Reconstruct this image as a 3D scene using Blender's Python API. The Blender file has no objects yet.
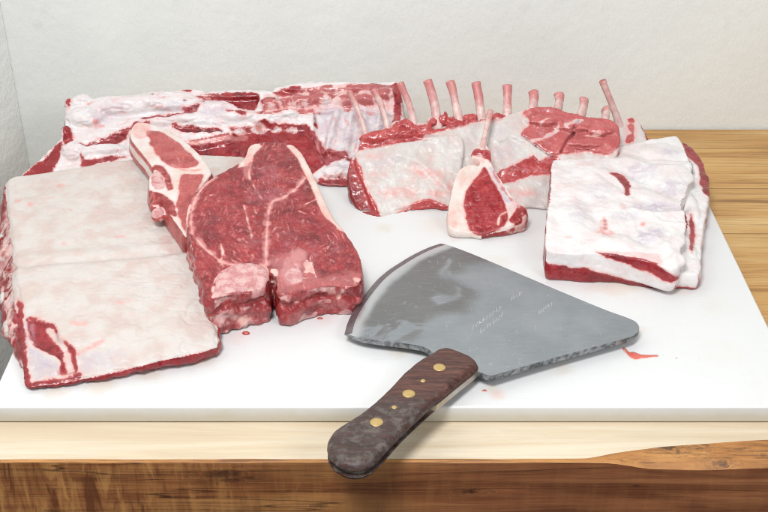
import bpy, math, random
import numpy as np
from mathutils import Vector
from mathutils.geometry import delaunay_2d_cdt

random.seed(7); rng = np.random.default_rng(7)
scene = bpy.context.scene
COL = scene.collection

# ------------------------------------------------------------------ camera model
CAM_H = 0.744; FPX = 1165.0; PITCH = math.atan(725.0/1165.0)
SP, CP = math.sin(PITCH), math.cos(PITCH)
def ray(px, py):
    u = (px-384.0)/FPX; v = (py-256.0)/FPX
    return u, CP - v*SP, -(SP + v*CP)
def at(px, py, z):
    """measured point of the place: picture reading at a known height"""
    dx, dy, dz = ray(px, py); t = (z-CAM_H)/dz
    return (dx*t, dy*t, z)
def at_y(px, py, y):
    dx, dy, dz = ray(px, py); t = y/dy
    return (dx*t, y, CAM_H+dz*t)
def hit(px, py, zf, z0=0.05):
    z = z0
    for _ in range(14):
        x, y, _z = at(px, py, z)
        z = 0.5*z + 0.5*float(zf(x, y))
    x, y, _z = at(px, py, z)
    return (x, y, z)
def plane(z0, y0, c, x0=0.0, b=0.0):
    return lambda x, y: z0 + (y-y0)*c + (x-x0)*b

# ------------------------------------------------------------------ numpy noise
def _hash(ix, iy, iz, s):
    h = (ix*374761393 + iy*668265263 + iz*2147483647 + s*974634777) & 0xffffffff
    h = ((h ^ (h >> 13)) * 1274126177) & 0xffffffff
    h = ((h ^ (h >> 16)) * 2246822519) & 0xffffffff
    return ((h ^ (h >> 15)) & 0xffffff) / float(0xffffff)
def vnoise(p, scale, seed=0):
    q = np.asarray(p)*scale + 1000.0
    i = np.floor(q).astype(np.int64); f = q-i
    f = f*f*f*(f*(f*6-15)+10)
    r = 0
    for a in (0, 1):
        for b in (0, 1):
            for c in (0, 1):
                w = (f[:,0] if a else 1-f[:,0])*(f[:,1] if b else 1-f[:,1])*(f[:,2] if c else 1-f[:,2])
                r = r + w*_hash(i[:,0]+a, i[:,1]+b, i[:,2]+c, seed)
    return r*2-1
def fbm(p, scale, octv=4, seed=0, gain=0.5):
    r = 0; a = 1.0; t = 0
    for o in range(octv):
        r = r + a*vnoise(p, scale*(2.03**o), seed+o*17); t += a; a *= gain
    return r/t
def sstep(a, b, x):
    t = np.clip((x-a)/(b-a), 0, 1); return t*t*(3-2*t)

# ------------------------------------------------------------------ 2D helpers
def sd_poly(P, poly):
    """signed distance, positive inside"""
    poly = np.asarray(poly, float); n = len(poly)
    d = np.full(len(P), 1e9); inside = np.zeros(len(P), bool)
    for i in range(n):
        a = poly[i]; b = poly[(i+1) % n]
        e = b-a; w = P-a
        t = np.clip((w@e)/max(e@e, 1e-12), 0, 1)
        q = w - t[:,None]*e
        d = np.minimum(d, (q*q).sum(1))
        c = ((a[1] > P[:,1]) != (b[1] > P[:,1]))
        with np.errstate(divide='ignore', invalid='ignore'):
            xs = (b[0]-a[0])*(P[:,1]-a[1])/((b[1]-a[1]) if b[1] != a[1] else 1e-12)+a[0]
        inside ^= (c & (P[:,0] < xs))
    d = np.sqrt(d)
    return np.where(inside, d, -d)
def d_line(P, line):
    line = np.asarray(line, float); d = np.full(len(P), 1e9)
    for i in range(len(line)-1):
        a = line[i]; b = line[i+1]; e = b-a; w = P-a
        t = np.clip((w@e)/max(e@e, 1e-12), 0, 1)
        q = w - t[:,None]*e
        d = np.minimum(d, (q*q).sum(1))
    return np.sqrt(d)
def smooth_loop(pts, n=4, closed=True):
    """Catmull-Rom through the points"""
    P = np.asarray(pts, float); m = len(P); out = []
    for i in range(m if closed else m-1):
        if closed:
            p0, p1, p2, p3 = P[(i-1) % m], P[i], P[(i+1) % m], P[(i+2) % m]
        else:
            p0, p1, p2, p3 = P[max(i-1, 0)], P[i], P[i+1], P[min(i+2, m-1)]
        for k in range(n):
            t = k/n
            c = 0.5*((2*p1)+(-p0+p2)*t+(2*p0-5*p1+4*p2-p3)*t*t+(-p0+3*p1-3*p2+p3)*t**3)
            l = p1+(p2-p1)*t
            out.append(0.75*c+0.25*l)
    if not closed: out.append(P[-1])
    return np.array(out)
def rbf(ctrl):
    C = np.asarray(ctrl, float); n = len(C)
    def phi(d2):
        return np.where(d2 > 1e-14, d2*0.5*np.log(np.maximum(d2, 1e-14)), 0)
    X = C[:,:2]
    A = phi(((X[:,None]-X[None])**2).sum(2)) + np.eye(n)*1e-5
    Q = np.hstack([np.ones((n,1)), X])
    M = np.zeros((n+3, n+3)); M[:n,:n] = A; M[:n,n:] = Q; M[n:,:n] = Q.T
    w = np.linalg.solve(M, np.concatenate([C[:,2], np.zeros(3)]))
    def f(x, y):
        x = np.atleast_1d(np.asarray(x, float)); y = np.atleast_1d(np.asarray(y, float))
        p = np.stack([x, y], 1)
        r = phi(((p[:,None]-X[None])**2).sum(2))@w[:n] + w[n] + p@w[n+1:]
        return r if len(r) > 1 else float(r[0])
    return f
def cdt(loop2, step, crease=None):
    """triangulated sheet inside a closed outline; the outline comes first in the vertex list"""
    loop2 = np.asarray(loop2)
    lo, hi = loop2.min(0), loop2.max(0)
    g = [(x, y) for x in np.arange(lo[0], hi[0], step) for y in np.arange(lo[1], hi[1], step)]
    g = np.array(g)
    if len(g):
        g = g + rng.uniform(-.15, .15, g.shape)*step
        g = g[sd_poly(g, loop2) > step*0.45]
    n = len(loop2); cons = [(i, (i+1) % n) for i in range(n)]
    pts = [Vector(p) for p in loop2]
    if crease is not None:
        k0 = len(pts); pts += [Vector(p) for p in crease]; cons += [(k0+i, k0+i+1) for i in range(len(crease)-1)]
        g = g[d_line(g, crease) > step*.4]
    pts += [Vector(p) for p in g]
    v, e, f, ov, oe, of = delaunay_2d_cdt(pts, cons, [], 1, 1e-7)
    return np.array([(p.x, p.y) for p in v]), [list(t) for t in f], n

# ------------------------------------------------------------------ meshes
def mesh_from(name, V, F, smooth=True):
    me = bpy.data.meshes.new(name)
    me.from_pydata([tuple(map(float, v)) for v in V], [], [tuple(int(i) for i in f) for f in F])
    me.update()
    if smooth: me.polygons.foreach_set('use_smooth', [True]*len(me.polygons))
    return me
def fix_normals(me):
    import bmesh
    bm = bmesh.new(); bm.from_mesh(me)
    bmesh.ops.recalc_face_normals(bm, faces=bm.faces[:]); bm.to_mesh(me); bm.free()
def link(name, me, mat=None, parent=None):
    o = bpy.data.objects.new(name, me); COL.objects.link(o)
    if mat is not None:
        me.materials.clear(); me.materials.append(mat)
    if parent is not None:
        o.parent = parent
        if 'base' in parent: o.location = -Vector(parent['base'])
    return o
def thing(name, label, cat, base, group=None):
    o = bpy.data.objects.new(name, None); COL.objects.link(o)
    o.empty_display_size = 0.02
    o.location = base; o['base'] = list(base)
    o['label'] = label; o['category'] = cat
    if group: o['group'] = group
    return o
def tag(o, label=None, cat=None, group=None, kind=None):
    if label: o['label'] = label
    if cat: o['category'] = cat
    if group: o['group'] = group
    if kind: o['kind'] = kind
    return o

class Solid:
    """closed lofts and lumps melted into one skin by a voxel remesh"""
    def __init__(s): s.V = []; s.F = []
    def add(s, V, F):
        o = len(s.V); s.V += [tuple(v) for v in V]; s.F += [[i+o for i in f] for f in F]
    def slab(s, top, zf, bottom=None, thick=None, zmin=0.0206, bulge=0.0, rows=6, sub=3, step=0.009, inset=0.0):
        """top: outline (x,y,z); zf: height of the upper face inside it; bottom: outline or None (drops down)"""
        top = smooth_loop(top, sub)
        n = len(top)
        if bottom is not None:
            bot = smooth_loop(bottom, sub)
        else:
            bot = top.copy()
            bot[:,2] = zmin if thick is None else np.maximum(top[:,2]-thick, zmin)
        area = 0.5*np.sum(top[:,0]*np.roll(top[:,1], -1)-np.roll(top[:,0], -1)*top[:,1])
        tan = np.roll(top, -1, 0)-np.roll(top, 1, 0)
        nor = np.stack([tan[:,1], -tan[:,0]], 1)*(1 if area > 0 else -1)
        nor /= np.maximum(np.linalg.norm(nor, axis=1), 1e-9)[:,None]
        if inset: bot[:,:2] -= nor*inset
        v2, f2, nn = cdt(top[:,:2], step)
        assert nn == n
        V = []; F = []
        tz = np.array([zf(x, y) for x, y in v2[n:]]) if len(v2) > n else np.zeros(0)
        V += [tuple(p) for p in top]
        V += [(v2[n+i][0], v2[n+i][1], tz[i]) for i in range(len(tz))]
        F += [list(t) for t in f2]
        prev = list(range(n))
        for r in range(1, rows+1):
            t = r/rows
            ring = top*(1-t)+bot*t
            ring[:,:2] += nor*bulge*math.sin(math.pi*t)
            st = len(V); V += [tuple(p) for p in ring]
            cur = list(range(st, st+n))
            for i in range(n):
                j = (i+1) % n
                F.append([prev[i], cur[i], cur[j], prev[j]])
            prev = cur
        if thick is not None or bottom is None:
            st = len(V)
            V += [(v2[n+i][0], v2[n+i][1], zmin if thick is None else max(tz[i]-thick, zmin)) for i in range(len(tz))]
            mp = lambda i: prev[i] if i < n else st+i-n
            F += [[mp(i) for i in reversed(t)] for t in f2]
        else:
            v3, f3, n3 = cdt(bot[:,:2], step)
            st = len(V)
            V += [(p[0], p[1], float(bot[:,2].mean())) for p in v3[n3:]]
            if n3 == n:
                mp = lambda i: prev[i] if i < n else st+i-n
                F += [[mp(i) for i in reversed(t)] for t in f3]
            else:
                F.append(prev[::-1])
        s.add(V, F)
    def blob(s, c, r, nu=14, nv=10, rot=0.0):
        V = []; F = []
        cr, sr = math.cos(rot), math.sin(rot)
        for j in range(1, nv):
            th = math.pi*j/nv
            for i in range(nu):
                ph = 2*math.pi*i/nu
                x, y, z = r[0]*math.sin(th)*math.cos(ph), r[1]*math.sin(th)*math.sin(ph), r[2]*math.cos(th)
                V.append((c[0]+x*cr-z*sr, c[1]+y, c[2]+x*sr+z*cr))
        a = len(V); V.append((c[0]-r[2]*sr, c[1], c[2]+r[2]*cr)); V.append((c[0]+r[2]*sr, c[1], c[2]-r[2]*cr))
        for j in range(nv-2):
            for i in range(nu):
                k = (i+1) % nu
                F.append([j*nu+i, j*nu+nu+i, j*nu+nu+k, j*nu+k])
        for i in range(nu):
            k = (i+1) % nu
            F.append([a, i, k]); F.append([a+1, (nv-2)*nu+k, (nv-2)*nu+i])
        s.add(V, F)
    def tube(s, pts, rad, nu=16, squash=1.0):
        V, F = tube_mesh(pts, rad, nu, squash); s.add(V, F)
    def melt(s, vox, iters=6):
        me = mesh_from('rough', s.V, s.F); fix_normals(me)
        o = bpy.data.objects.new('rough', me); COL.objects.link(o)
        m = o.modifiers.new('melt', 'REMESH'); m.mode = 'VOXEL'; m.voxel_size = vox; m.adaptivity = 0
        dg = bpy.context.evaluated_depsgraph_get()
        e = o.evaluated_get(dg); me2 = e.to_mesh()
        nv = len(me2.vertices); V = np.empty(nv*3); me2.vertices.foreach_get('co', V); V = V.reshape(-1, 3)
        npoly = len(me2.polygons); nl = len(me2.loops)
        L = np.empty(nl, np.int32); me2.loops.foreach_get('vertex_index', L)
        assert nl == npoly*4, 'quads expected'
        F = L.reshape(-1, 4).copy(); V = V.copy()
        e.to_mesh_clear(); bpy.data.objects.remove(o); bpy.data.meshes.remove(me)
        b = Skin(V, F); b.relax(iters); return b
def tube_mesh(pts, rad, nu=16, squash=1.0, round_end=True):
    P = smooth_loop(pts, 6, closed=False); n = len(P)
    R = np.interp(np.linspace(0, 1, n), np.linspace(0, 1, len(rad)), rad)
    if round_end:
        d0 = (P[1]-P[0]); d0 /= np.linalg.norm(d0); d1 = (P[-1]-P[-2]); d1 /= np.linalg.norm(d1)
        P = np.vstack([P[0]-d0*R[0]*.18, P[0]-d0*R[0]*.1, P, P[-1]+d1*R[-1]*.1, P[-1]+d1*R[-1]*.18])
        R = np.concatenate([[R[0]*.55, R[0]*.88], R, [R[-1]*.88, R[-1]*.55]]); n += 4
    V = []; F = []
    up = np.array([0, 1.0, 0.2])
    for i in range(n):
        d = P[min(i+1, n-1)]-P[max(i-1, 0)]; d = d/np.linalg.norm(d)
        a = np.cross(d, up); a /= np.linalg.norm(a); b = np.cross(d, a)
        for k in range(nu):
            t = 2*math.pi*k/nu
            V.append(P[i]+a*math.cos(t)*R[i]+b*math.sin(t)*R[i]*squash)
    for i in range(n-1):
        for k in range(nu):
            l = (k+1) % nu
            F.append([i*nu+k, i*nu+l, i*nu+nu+l, i*nu+nu+k])
    F.append(list(range(nu))[::-1]); F.append([(n-1)*nu+k for k in range(nu)])
    return V, F

ATTRS = ('lean', 'bone', 'film', 'pink', 'gore', 'dark')
class Skin:
    def __init__(s, V, F):
        s.V = V; s.F = F
        E = np.vstack([F[:,[0,1]], F[:,[1,2]], F[:,[2,3]], F[:,[3,0]]])
        E = np.vstack([E, E[:,::-1]])
        s.E = np.unique(E, axis=0)
        s.deg = np.bincount(s.E[:,0], minlength=len(V)).astype(float)
        s.A = {a: np.full(len(V), -9.0 if a in ('lean', 'bone') else 0.0) for a in ATTRS}
        s.cls = None
    def avg(s, X):
        if X.ndim == 1: return np.bincount(s.E[:,0], X[s.E[:,1]], len(s.V))/s.deg
        return np.stack([np.bincount(s.E[:,0], X[s.E[:,1],k], len(s.V))/s.deg for k in range(X.shape[1])], 1)
    def relax(s, it):
        for k in range(it):
            s.V = s.V+0.5*(s.avg(s.V)-s.V)
            s.V = s.V-0.42*(s.avg(s.V)-s.V) if k % 2 else s.V
    def normals(s):
        a, b, c, d = (s.V[s.F[:,k]] for k in range(4))
        n = np.cross(c-a, d-b)
        N = np.zeros_like(s.V)
        for k in range(4):
            for j in range(3):
                N[:,j] += np.bincount(s.F[:,k], n[:,j], len(s.V))
        return N/np.maximum(np.linalg.norm(N, axis=1), 1e-12)[:,None]
    def push(s, d, N=None):
        N = s.normals() if N is None else N
        s.V = s.V+N*np.asarray(d)[:,None]
    def rough(s, amps, seed=3):
        N = s.normals(); d = 0
        for sc, am in amps: d = d+am*fbm(s.V, sc, 3, seed+int(sc))
        s.push(d, N)
    # ---- painting of the thing's own tissue map, in its own plan / front axes (millimetres)
    def plan(s, pts): return s.V[:,:2], np.asarray(pts)[:,:2]
    def front(s, pts): return s.V[:,[0,2]], np.asarray(pts)[:,[0,2]]
def paint_poly(sk, key, poly, proj='plan', gate=None, mode='max', warp=(1.3, 85), soft=None, val=1.0, gate_sd=None):
    P, Q = (sk.plan if proj == 'plan' else sk.front)(poly)
    Q = smooth_loop(Q, 3)
    d = sd_poly(P, Q)*1000
    if warp[0]: d = d+warp[0]*2*fbm(sk.V, warp[1], 4, 5)
    if soft is not None:
        f = sstep(-soft, soft, d)*val
        if gate is not None: f = f*gate
        sk.A[key] = np.maximum(sk.A[key], f); return d
    if gate_sd is not None: d = np.minimum(d, gate_sd)
    d = np.clip(d, -9, 9)
    if gate is not None: d = np.where(gate > .5, d, -9)
    if mode == 'max': sk.A[key] = np.maximum(sk.A[key], d)
    else: sk.A[key] = np.minimum(sk.A[key], -d)
    return d
def paint_line(sk, key, line, w, mode='cut', gate=None, proj='plan', warp=1.6):
    P, Q = (sk.plan if proj == 'plan' else sk.front)(line)
    Q = smooth_loop(Q, 4, closed=False)
    d = w - d_line(P, Q)*1000 + warp*fbm(sk.V, 130, 2, 9)
    if gate is not None: d = np.where(gate > .5, d, -9)
    if mode == 'cut': sk.A[key] = np.minimum(sk.A[key], np.clip(-d, -9, 9))
    elif mode == 'add': sk.A[key] = np.maximum(sk.A[key], np.clip(d, -9, 9))
    else: sk.A[key] = np.maximum(sk.A[key], sstep(-1.5, 1.5, d))
    return d
def build_parts(sk, root, mat, names, cls):
    """one mesh per tissue; shared border normals keep the skin continuous"""
    N = sk.normals()
    fc = cls[sk.F[:,0]].copy()
    def islands():
        """connected patches of one tissue: label = smallest face-reachable vertex id"""
        comp = np.arange(len(fc)); lab = np.full((len(names), len(sk.V)), len(fc)+1)
        while True:
            lab[:] = len(fc)+1
            for k in range(4): np.minimum.at(lab, (fc, sk.F[:,k]), comp)
            new = np.minimum.reduce([lab[fc, sk.F[:,k]] for k in range(4)])
            new = np.minimum(new, comp); new = new[new]
            if (new == comp).all(): return comp
            comp = new
    for rnd in range(3):
        comp = islands(); size = np.bincount(comp, minlength=len(fc)); small = size[comp] < 260
        if not small.any(): break
        vote = np.zeros((len(names), len(sk.V)))
        for k in range(4): np.add.at(vote, (fc[~small], sk.F[~small,k]), 1)
        for c in np.unique(comp[small]):
            fs = np.where(comp == c)[0]; v_ = vote[:, np.unique(sk.F[fs])].sum(1); v_[fc[fs[0]]] = 0
            if v_.sum() > 0: fc[fs] = int(v_.argmax())
    comp = islands()
    objs = {}
    pieces = [(nm, sk.F[(fc == ci) & (comp == c)]) for ci, nm in enumerate(names) for c in np.unique(comp[fc == ci])]
    for nm, sel in pieces:
        used = np.unique(sel); mp = np.full(len(sk.V), -1); mp[used] = np.arange(len(used))
        f = mp[sel]
        me = bpy.data.meshes.new(nm)
        me.vertices.add(len(used)); me.vertices.foreach_set('co', sk.V[used].astype(np.float32).ravel())
        me.loops.add(f.size); me.loops.foreach_set('vertex_index', f.astype(np.int32).ravel())
        me.polygons.add(len(f)); me.polygons.foreach_set('loop_start', np.arange(0, f.size, 4, dtype=np.int32))
        me.update(calc_edges=True)
        me.polygons.foreach_set('use_smooth', np.ones(len(f), bool))
        for a in ATTRS:
            at_ = me.attributes.new(a, 'FLOAT', 'POINT')
            at_.data.foreach_set('value', sk.A[a][used].astype(np.float32))
        me.normals_split_custom_set_from_vertices([tuple(n) for n in N[used]])
        objs[nm] = link(nm, me, mat, root)
    return objs

# ------------------------------------------------------------------ node helpers
class NT:
    def __init__(s, name):
        s.m = bpy.data.materials.new(name); s.m.use_nodes = True
        s.t = s.m.node_tree; s.bsdf = s.t.nodes['Principled BSDF']; s.out = s.t.nodes['Material Output']
        tc = s.t.nodes.new('ShaderNodeTexCoord'); s.obj = tc.outputs['Object']
    def n(s, typ, **kw):
        nd = s.t.nodes.new(typ)
        for k, v in kw.items(): setattr(nd, k, v)
        return nd
    def put(s, sock, v):
        if hasattr(v, 'is_output'): s.t.links.new(v, sock)
        elif isinstance(v, (tuple, list)): sock.default_value = tuple(v)+((1,) if len(v) == 3 and sock.type == 'RGBA' else ())
        else: sock.default_value = v
    def attr(s, name):
        nd = s.n('ShaderNodeAttribute', attribute_name=name); return nd.outputs['Fac']
    def map(s, scale, loc=(0,0,0), rot=(0,0,0)):
        nd = s.n('ShaderNodeMapping'); s.put(nd.inputs[0], s.obj)
        nd.inputs['Scale'].default_value = scale; nd.inputs['Location'].default_value = loc; nd.inputs['Rotation'].default_value = rot
        return nd.outputs[0]
    def noise(s, scale, detail=3, rough=.55, vec=None, dist=0.0):
        nd = s.n('ShaderNodeTexNoise'); s.put(nd.inputs['Vector'], s.obj if vec is None else vec)
        nd.inputs['Scale'].default_value = scale; nd.inputs['Detail'].default_value = detail
        nd.inputs['Roughness'].default_value = rough; nd.inputs['Distortion'].default_value = dist
        return nd.outputs['Fac']
    def math(s, op, a, b=0.0, c=0.0):
        nd = s.n('ShaderNodeMath', operation=op); s.put(nd.inputs[0], a); s.put(nd.inputs[1], b); s.put(nd.inputs[2], c)
        return nd.outputs[0]
    def rng(s, v, a, b, lo=0.0, hi=1.0, smooth=True):
        nd = s.n('ShaderNodeMapRange', interpolation_type='SMOOTHSTEP' if smooth else 'LINEAR')
        s.put(nd.inputs['Value'], v)
        for k, x in (('From Min', a), ('From Max', b), ('To Min', lo), ('To Max', hi)): s.put(nd.inputs[k], x)
        return nd.outputs['Result']
    def mix(s, f, a, b, mode='MIX'):
        nd = s.n('ShaderNodeMix', data_type='RGBA', blend_type=mode)
        s.put(nd.inputs[0], f); s.put(nd.inputs[6], a); s.put(nd.inputs[7], b)
        return nd.outputs[2]
    def ramp(s, f, stops):
        nd = s.n('ShaderNodeValToRGB'); s.put(nd.inputs[0], f); cr = nd.color_ramp
        while len(cr.elements) < len(stops): cr.elements.new(.5)
        for e, (p, c) in zip(cr.elements, stops): e.position = p; e.color = tuple(c)+(1,)
        return nd.outputs[0]
    def bump(s, h, strength, dist, prev=None):
        nd = s.n('ShaderNodeBump'); s.put(nd.inputs['Height'], h); nd.inputs['Strength'].default_value = strength
        nd.inputs['Distance'].default_value = dist
        if prev is not None: s.put(nd.inputs['Normal'], prev)
        return nd.outputs[0]
    def fin(s, base=None, rough=None, normal=None, **kw):
        b = s.bsdf.inputs
        if base is not None: s.put(b['Base Color'], base)
        if rough is not None: s.put(b['Roughness'], rough)
        if normal is not None: s.put(b['Normal'], normal)
        for k, v in kw.items(): s.put(b[k], v)
        return s.m

def meat_material(name, fat=((.78,.72,.68),(.73,.58,.51)), lean=((.115,.003,.007),(.27,.013,.020),(.40,.046,.050)),
                  fleck=.5, halo=.55, feather=.0, grain=(1,1,1), edge=(2.2,1.4), pinkspots=.35, gloss=.34, crinkle=.30, bone=((.52,.22,.22),(.66,.42,.40)), sss=.12):
    t = NT(name)
    n_lo = t.noise(38, 3); n_mid = t.noise(110, 4); n_hi = t.noise(420, 4, .6)
    c_mid = t.math('SUBTRACT', n_mid, .5); c_hi = t.math('SUBTRACT', n_hi, .5)
    def edge_fac(a, wid, k=1.0):
        v = t.math('MULTIPLY_ADD', c_mid, edge[0]*2*k, a)
        v = t.math('MULTIPLY_ADD', c_hi, edge[1]*2*k, v)
        return t.rng(v, -wid, wid)
    la = t.attr('lean')
    lv = t.math('MULTIPLY_ADD', c_hi, edge[1]*2, t.math('MULTIPLY_ADD', c_mid, edge[0]*2, la))
    lean_f = t.rng(lv, -.75, .75); bone_f = edge_fac(t.attr('bone'), .7, .7)
    film, pink, gore, dark = t.attr('film'), t.attr('pink'), t.attr('gore'), t.attr('dark')
    # fat
    fcol = t.mix(t.rng(n_lo, .38, .66), fat[0], fat[1])
    fcol = t.mix(t.math('MULTIPLY', t.rng(n_mid, .56, .74), pinkspots), fcol, (.74,.40,.36))
    vein = t.noise(26, 5, .62, dist=1.2)
    vband = t.math('SUBTRACT', 1.0, t.rng(t.math('ABSOLUTE', t.math('SUBTRACT', vein, .5)), .0, .022))
    fcol = t.mix(t.math('MULTIPLY', vband, t.math('MULTIPLY', t.rng(n_lo, .5, .62), pinkspots*.9)), fcol, (.66,.30,.27))
    pk = t.math('MULTIPLY', pink, t.rng(n_mid, .30, .72, .25, 1.0))
    fcol = t.mix(pk, fcol, (.70,.27,.24))
    fl = t.math('MULTIPLY', film, t.rng(t.noise(70, 5, .62, None, 1.0), .36, .62, .05, .95))
    fcol = t.mix(fl, fcol, (.47,.40,.475))
    fcol = t.mix(t.math('MULTIPLY', t.rng(lv, -3.2, -.2), halo), fcol, (.70,.30,.275))
    # lean
    gv = t.map(grain)
    g1 = t.noise(300, 5, .65, gv); g2 = t.noise(95, 4, .6, gv, .8)
    lcol = t.ramp(t.math('ADD', t.math('MULTIPLY', n_lo, .55), t.math('MULTIPLY', g2, .5)),
                  [(.34, lean[0]), (.52, lean[1]), (.72, lean[2])])
    lcol = t.mix(t.math('MULTIPLY', t.rng(g1, .54, .72), fleck*.5), lcol, (.56,.15,.14))
    lcol = t.mix(t.math('MULTIPLY', t.rng(g1, .50, .30), .40), lcol, (.14,.005,.009))
    marb = t.noise(150, 3, .5, t.map(tuple(1.0*x for x in grain), (3,1,2)), 2.2)
    mb = t.math('SUBTRACT', 1.0, t.rng(t.math('ABSOLUTE', t.math('SUBTRACT', marb, .5)), .0, .016))
    lcol = t.mix(t.math('MULTIPLY', mb, t.math('MULTIPLY', t.rng(n_mid, .47, .62), fleck)), lcol, (.66,.38,.35))
    if feather:
        wv = t.n('ShaderNodeTexNoise'); t.put(wv.inputs['Vector'], t.obj); wv.inputs['Scale'].default_value = 13; wv.inputs['Detail'].default_value = 1
        va = t.n('ShaderNodeVectorMath', operation='MULTIPLY_ADD'); t.put(va.inputs[0], wv.outputs['Color']); va.inputs[1].default_value = (.06,.06,.06); t.put(va.inputs[2], t.obj)
        mp = t.n('ShaderNodeMapping'); t.put(mp.inputs[0], va.outputs[0]); mp.inputs['Rotation'].default_value = (0,0,.5); mp.inputs['Scale'].default_value = (1.0,.30,.6)
        f1 = t.noise(330, 4, .6, mp.outputs[0]); f2 = t.noise(150, 4, .6, mp.outputs[0], .5)
        den = t.rng(t.noise(28, 3), .36, .62, .25, 1.0)
        lcol = t.mix(t.math('MULTIPLY', t.rng(f1, .54, .68), t.math('MULTIPLY', den, feather)), lcol, (.60,.19,.18))
        lcol = t.mix(t.math('MULTIPLY', t.rng(f2, .62, .70), t.math('MULTIPLY', den, feather)), lcol, (.70,.40,.37))
        lcol = t.mix(t.math('MULTIPLY', t.rng(f1, .48, .34), feather*.6), lcol, lean[0])
    tone = t.noise(15, 3, .55, None, .6)
    lcol = t.mix(t.math('MULTIPLY', t.rng(tone, .50, .70), .40), lcol, lean[2])
    lcol = t.mix(t.math('MULTIPLY', t.rng(tone, .48, .32), .38), lcol, lean[0])
    lcol = t.mix(t.math('MULTIPLY', t.rng(lv, 2.6, .3), .45), lcol, (.46,.10,.095))
    lcol = t.mix(t.math('MULTIPLY', film, t.rng(n_mid, .35, .65, .15, .6)), lcol, (.45,.20,.23))
    lcol = t.mix(t.math('MULTIPLY', pink, .7), lcol, (.58,.24,.23))
    # bone
    bcol = t.mix(t.rng(n_mid, .36, .64), bone[0], bone[1])
    bcol = t.mix(t.math('MULTIPLY', t.rng(n_hi, .55, .7), .6), bcol, (.34,.05,.05))
    col = t.mix(lean_f, fcol, lcol)
    col = t.mix(bone_f, col, bcol)
    gf = t.math('MULTIPLY', gore, t.rng(n_mid, .36, .60))
    col = t.mix(gf, col, t.mix(n_hi, (.10,.004,.006), (.36,.022,.022)))
    col = t.mix(t.math('MULTIPLY', dark, t.rng(n_hi, .3, .6, .5, 1.)), col, (.055,.006,.010))
    h = t.math('MULTIPLY_ADD', g1, .55, t.math('MULTIPLY', n_hi, .6))
    h2 = t.noise(60, 6, .62)
    nb = t.bump(h2, crinkle, .0022, t.bump(h, .50, .0010))
    r = t.math('ADD', t.rng(n_mid, .3, .7, gloss-.09, gloss+.13), t.math('MULTIPLY', lean_f, -.05))
    return t.fin(col, r, nb, **{'Subsurface Weight': sss, 'Subsurface Radius': (.006,.0022,.0018), 'Subsurface Scale': .6, 'Specular IOR Level': .36, 'Coat Weight': t.math('MULTIPLY_ADD', lean_f, .30, .02), 'Coat Roughness': .07})

# ================================================================== SETTING
def wall_mat(name, col, bumpy=.35):
    t = NT(name)
    a = t.noise(55, 5, .6, t.map((1,1,1))); b = t.noise(7, 3); c = t.noise(160, 3, .6, t.map((1.6,1.6,.5), rot=(0,.5,0)))
    base = t.mix(t.rng(b, .3, .7), col, tuple(x*.955 for x in col))
    base = t.mix(t.math('MULTIPLY', t.rng(t.noise(30, 2), .68, .76), .25), base, tuple(x*.8 for x in col))
    return t.fin(base, .62, t.bump(a, bumpy, .003, t.bump(c, bumpy, .0012)))
def box(name, lo, hi, mat, parent=None, bevel=0.0, seg=3):
    import bmesh
    bm = bmesh.new(); bmesh.ops.create_cube(bm, size=1)
    for v in bm.verts:
        for k in range(3): v.co[k] = (lo[k]+hi[k])/2+v.co[k]*(hi[k]-lo[k])
    if bevel: bmesh.ops.bevel(bm, geom=bm.edges[:], offset=bevel, segments=seg, affect='EDGES', profile=.5)
    me = bpy.data.meshes.new(name); bm.to_mesh(me); bm.free()
    return link(name, me, mat, parent)
WALL_Y = 1.55
m_wall = wall_mat('plaster_warm_white', (.76,.775,.742))
m_wall2 = wall_mat('plaster_grey_white', (.88,.90,.87), .6)
tag(box('back_wall', (-.66,WALL_Y,-.9), (2.2,WALL_Y+.1,2.4), m_wall), kind='structure')
V = [(-.53,WALL_Y-.001,-.9),(-.53,WALL_Y-.001,2.4),(-.98,.40,2.4),(-.98,.40,-.9),(-.63,WALL_Y-.001,-.9),(-.63,WALL_Y-.001,2.4),(-1.08,.40,2.4),(-1.08,.40,-.9)]
tag(link('side_wall', mesh_from('side_wall', V, [(0,1,2,3),(7,6,5,4),(1,5,6,2),(0,3,7,4),(3,2,6,7),(0,4,5,1)], False), m_wall2), kind='structure')
tf = NT('floor_concrete')
tag(box('floor', (-1.3,-1.6,-.96), (2.4,1.8,-.9), tf.fin(tf.mix(tf.noise(9, 5), (.10,.10,.10), (.17,.165,.16)), .6)), kind='structure')

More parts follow.
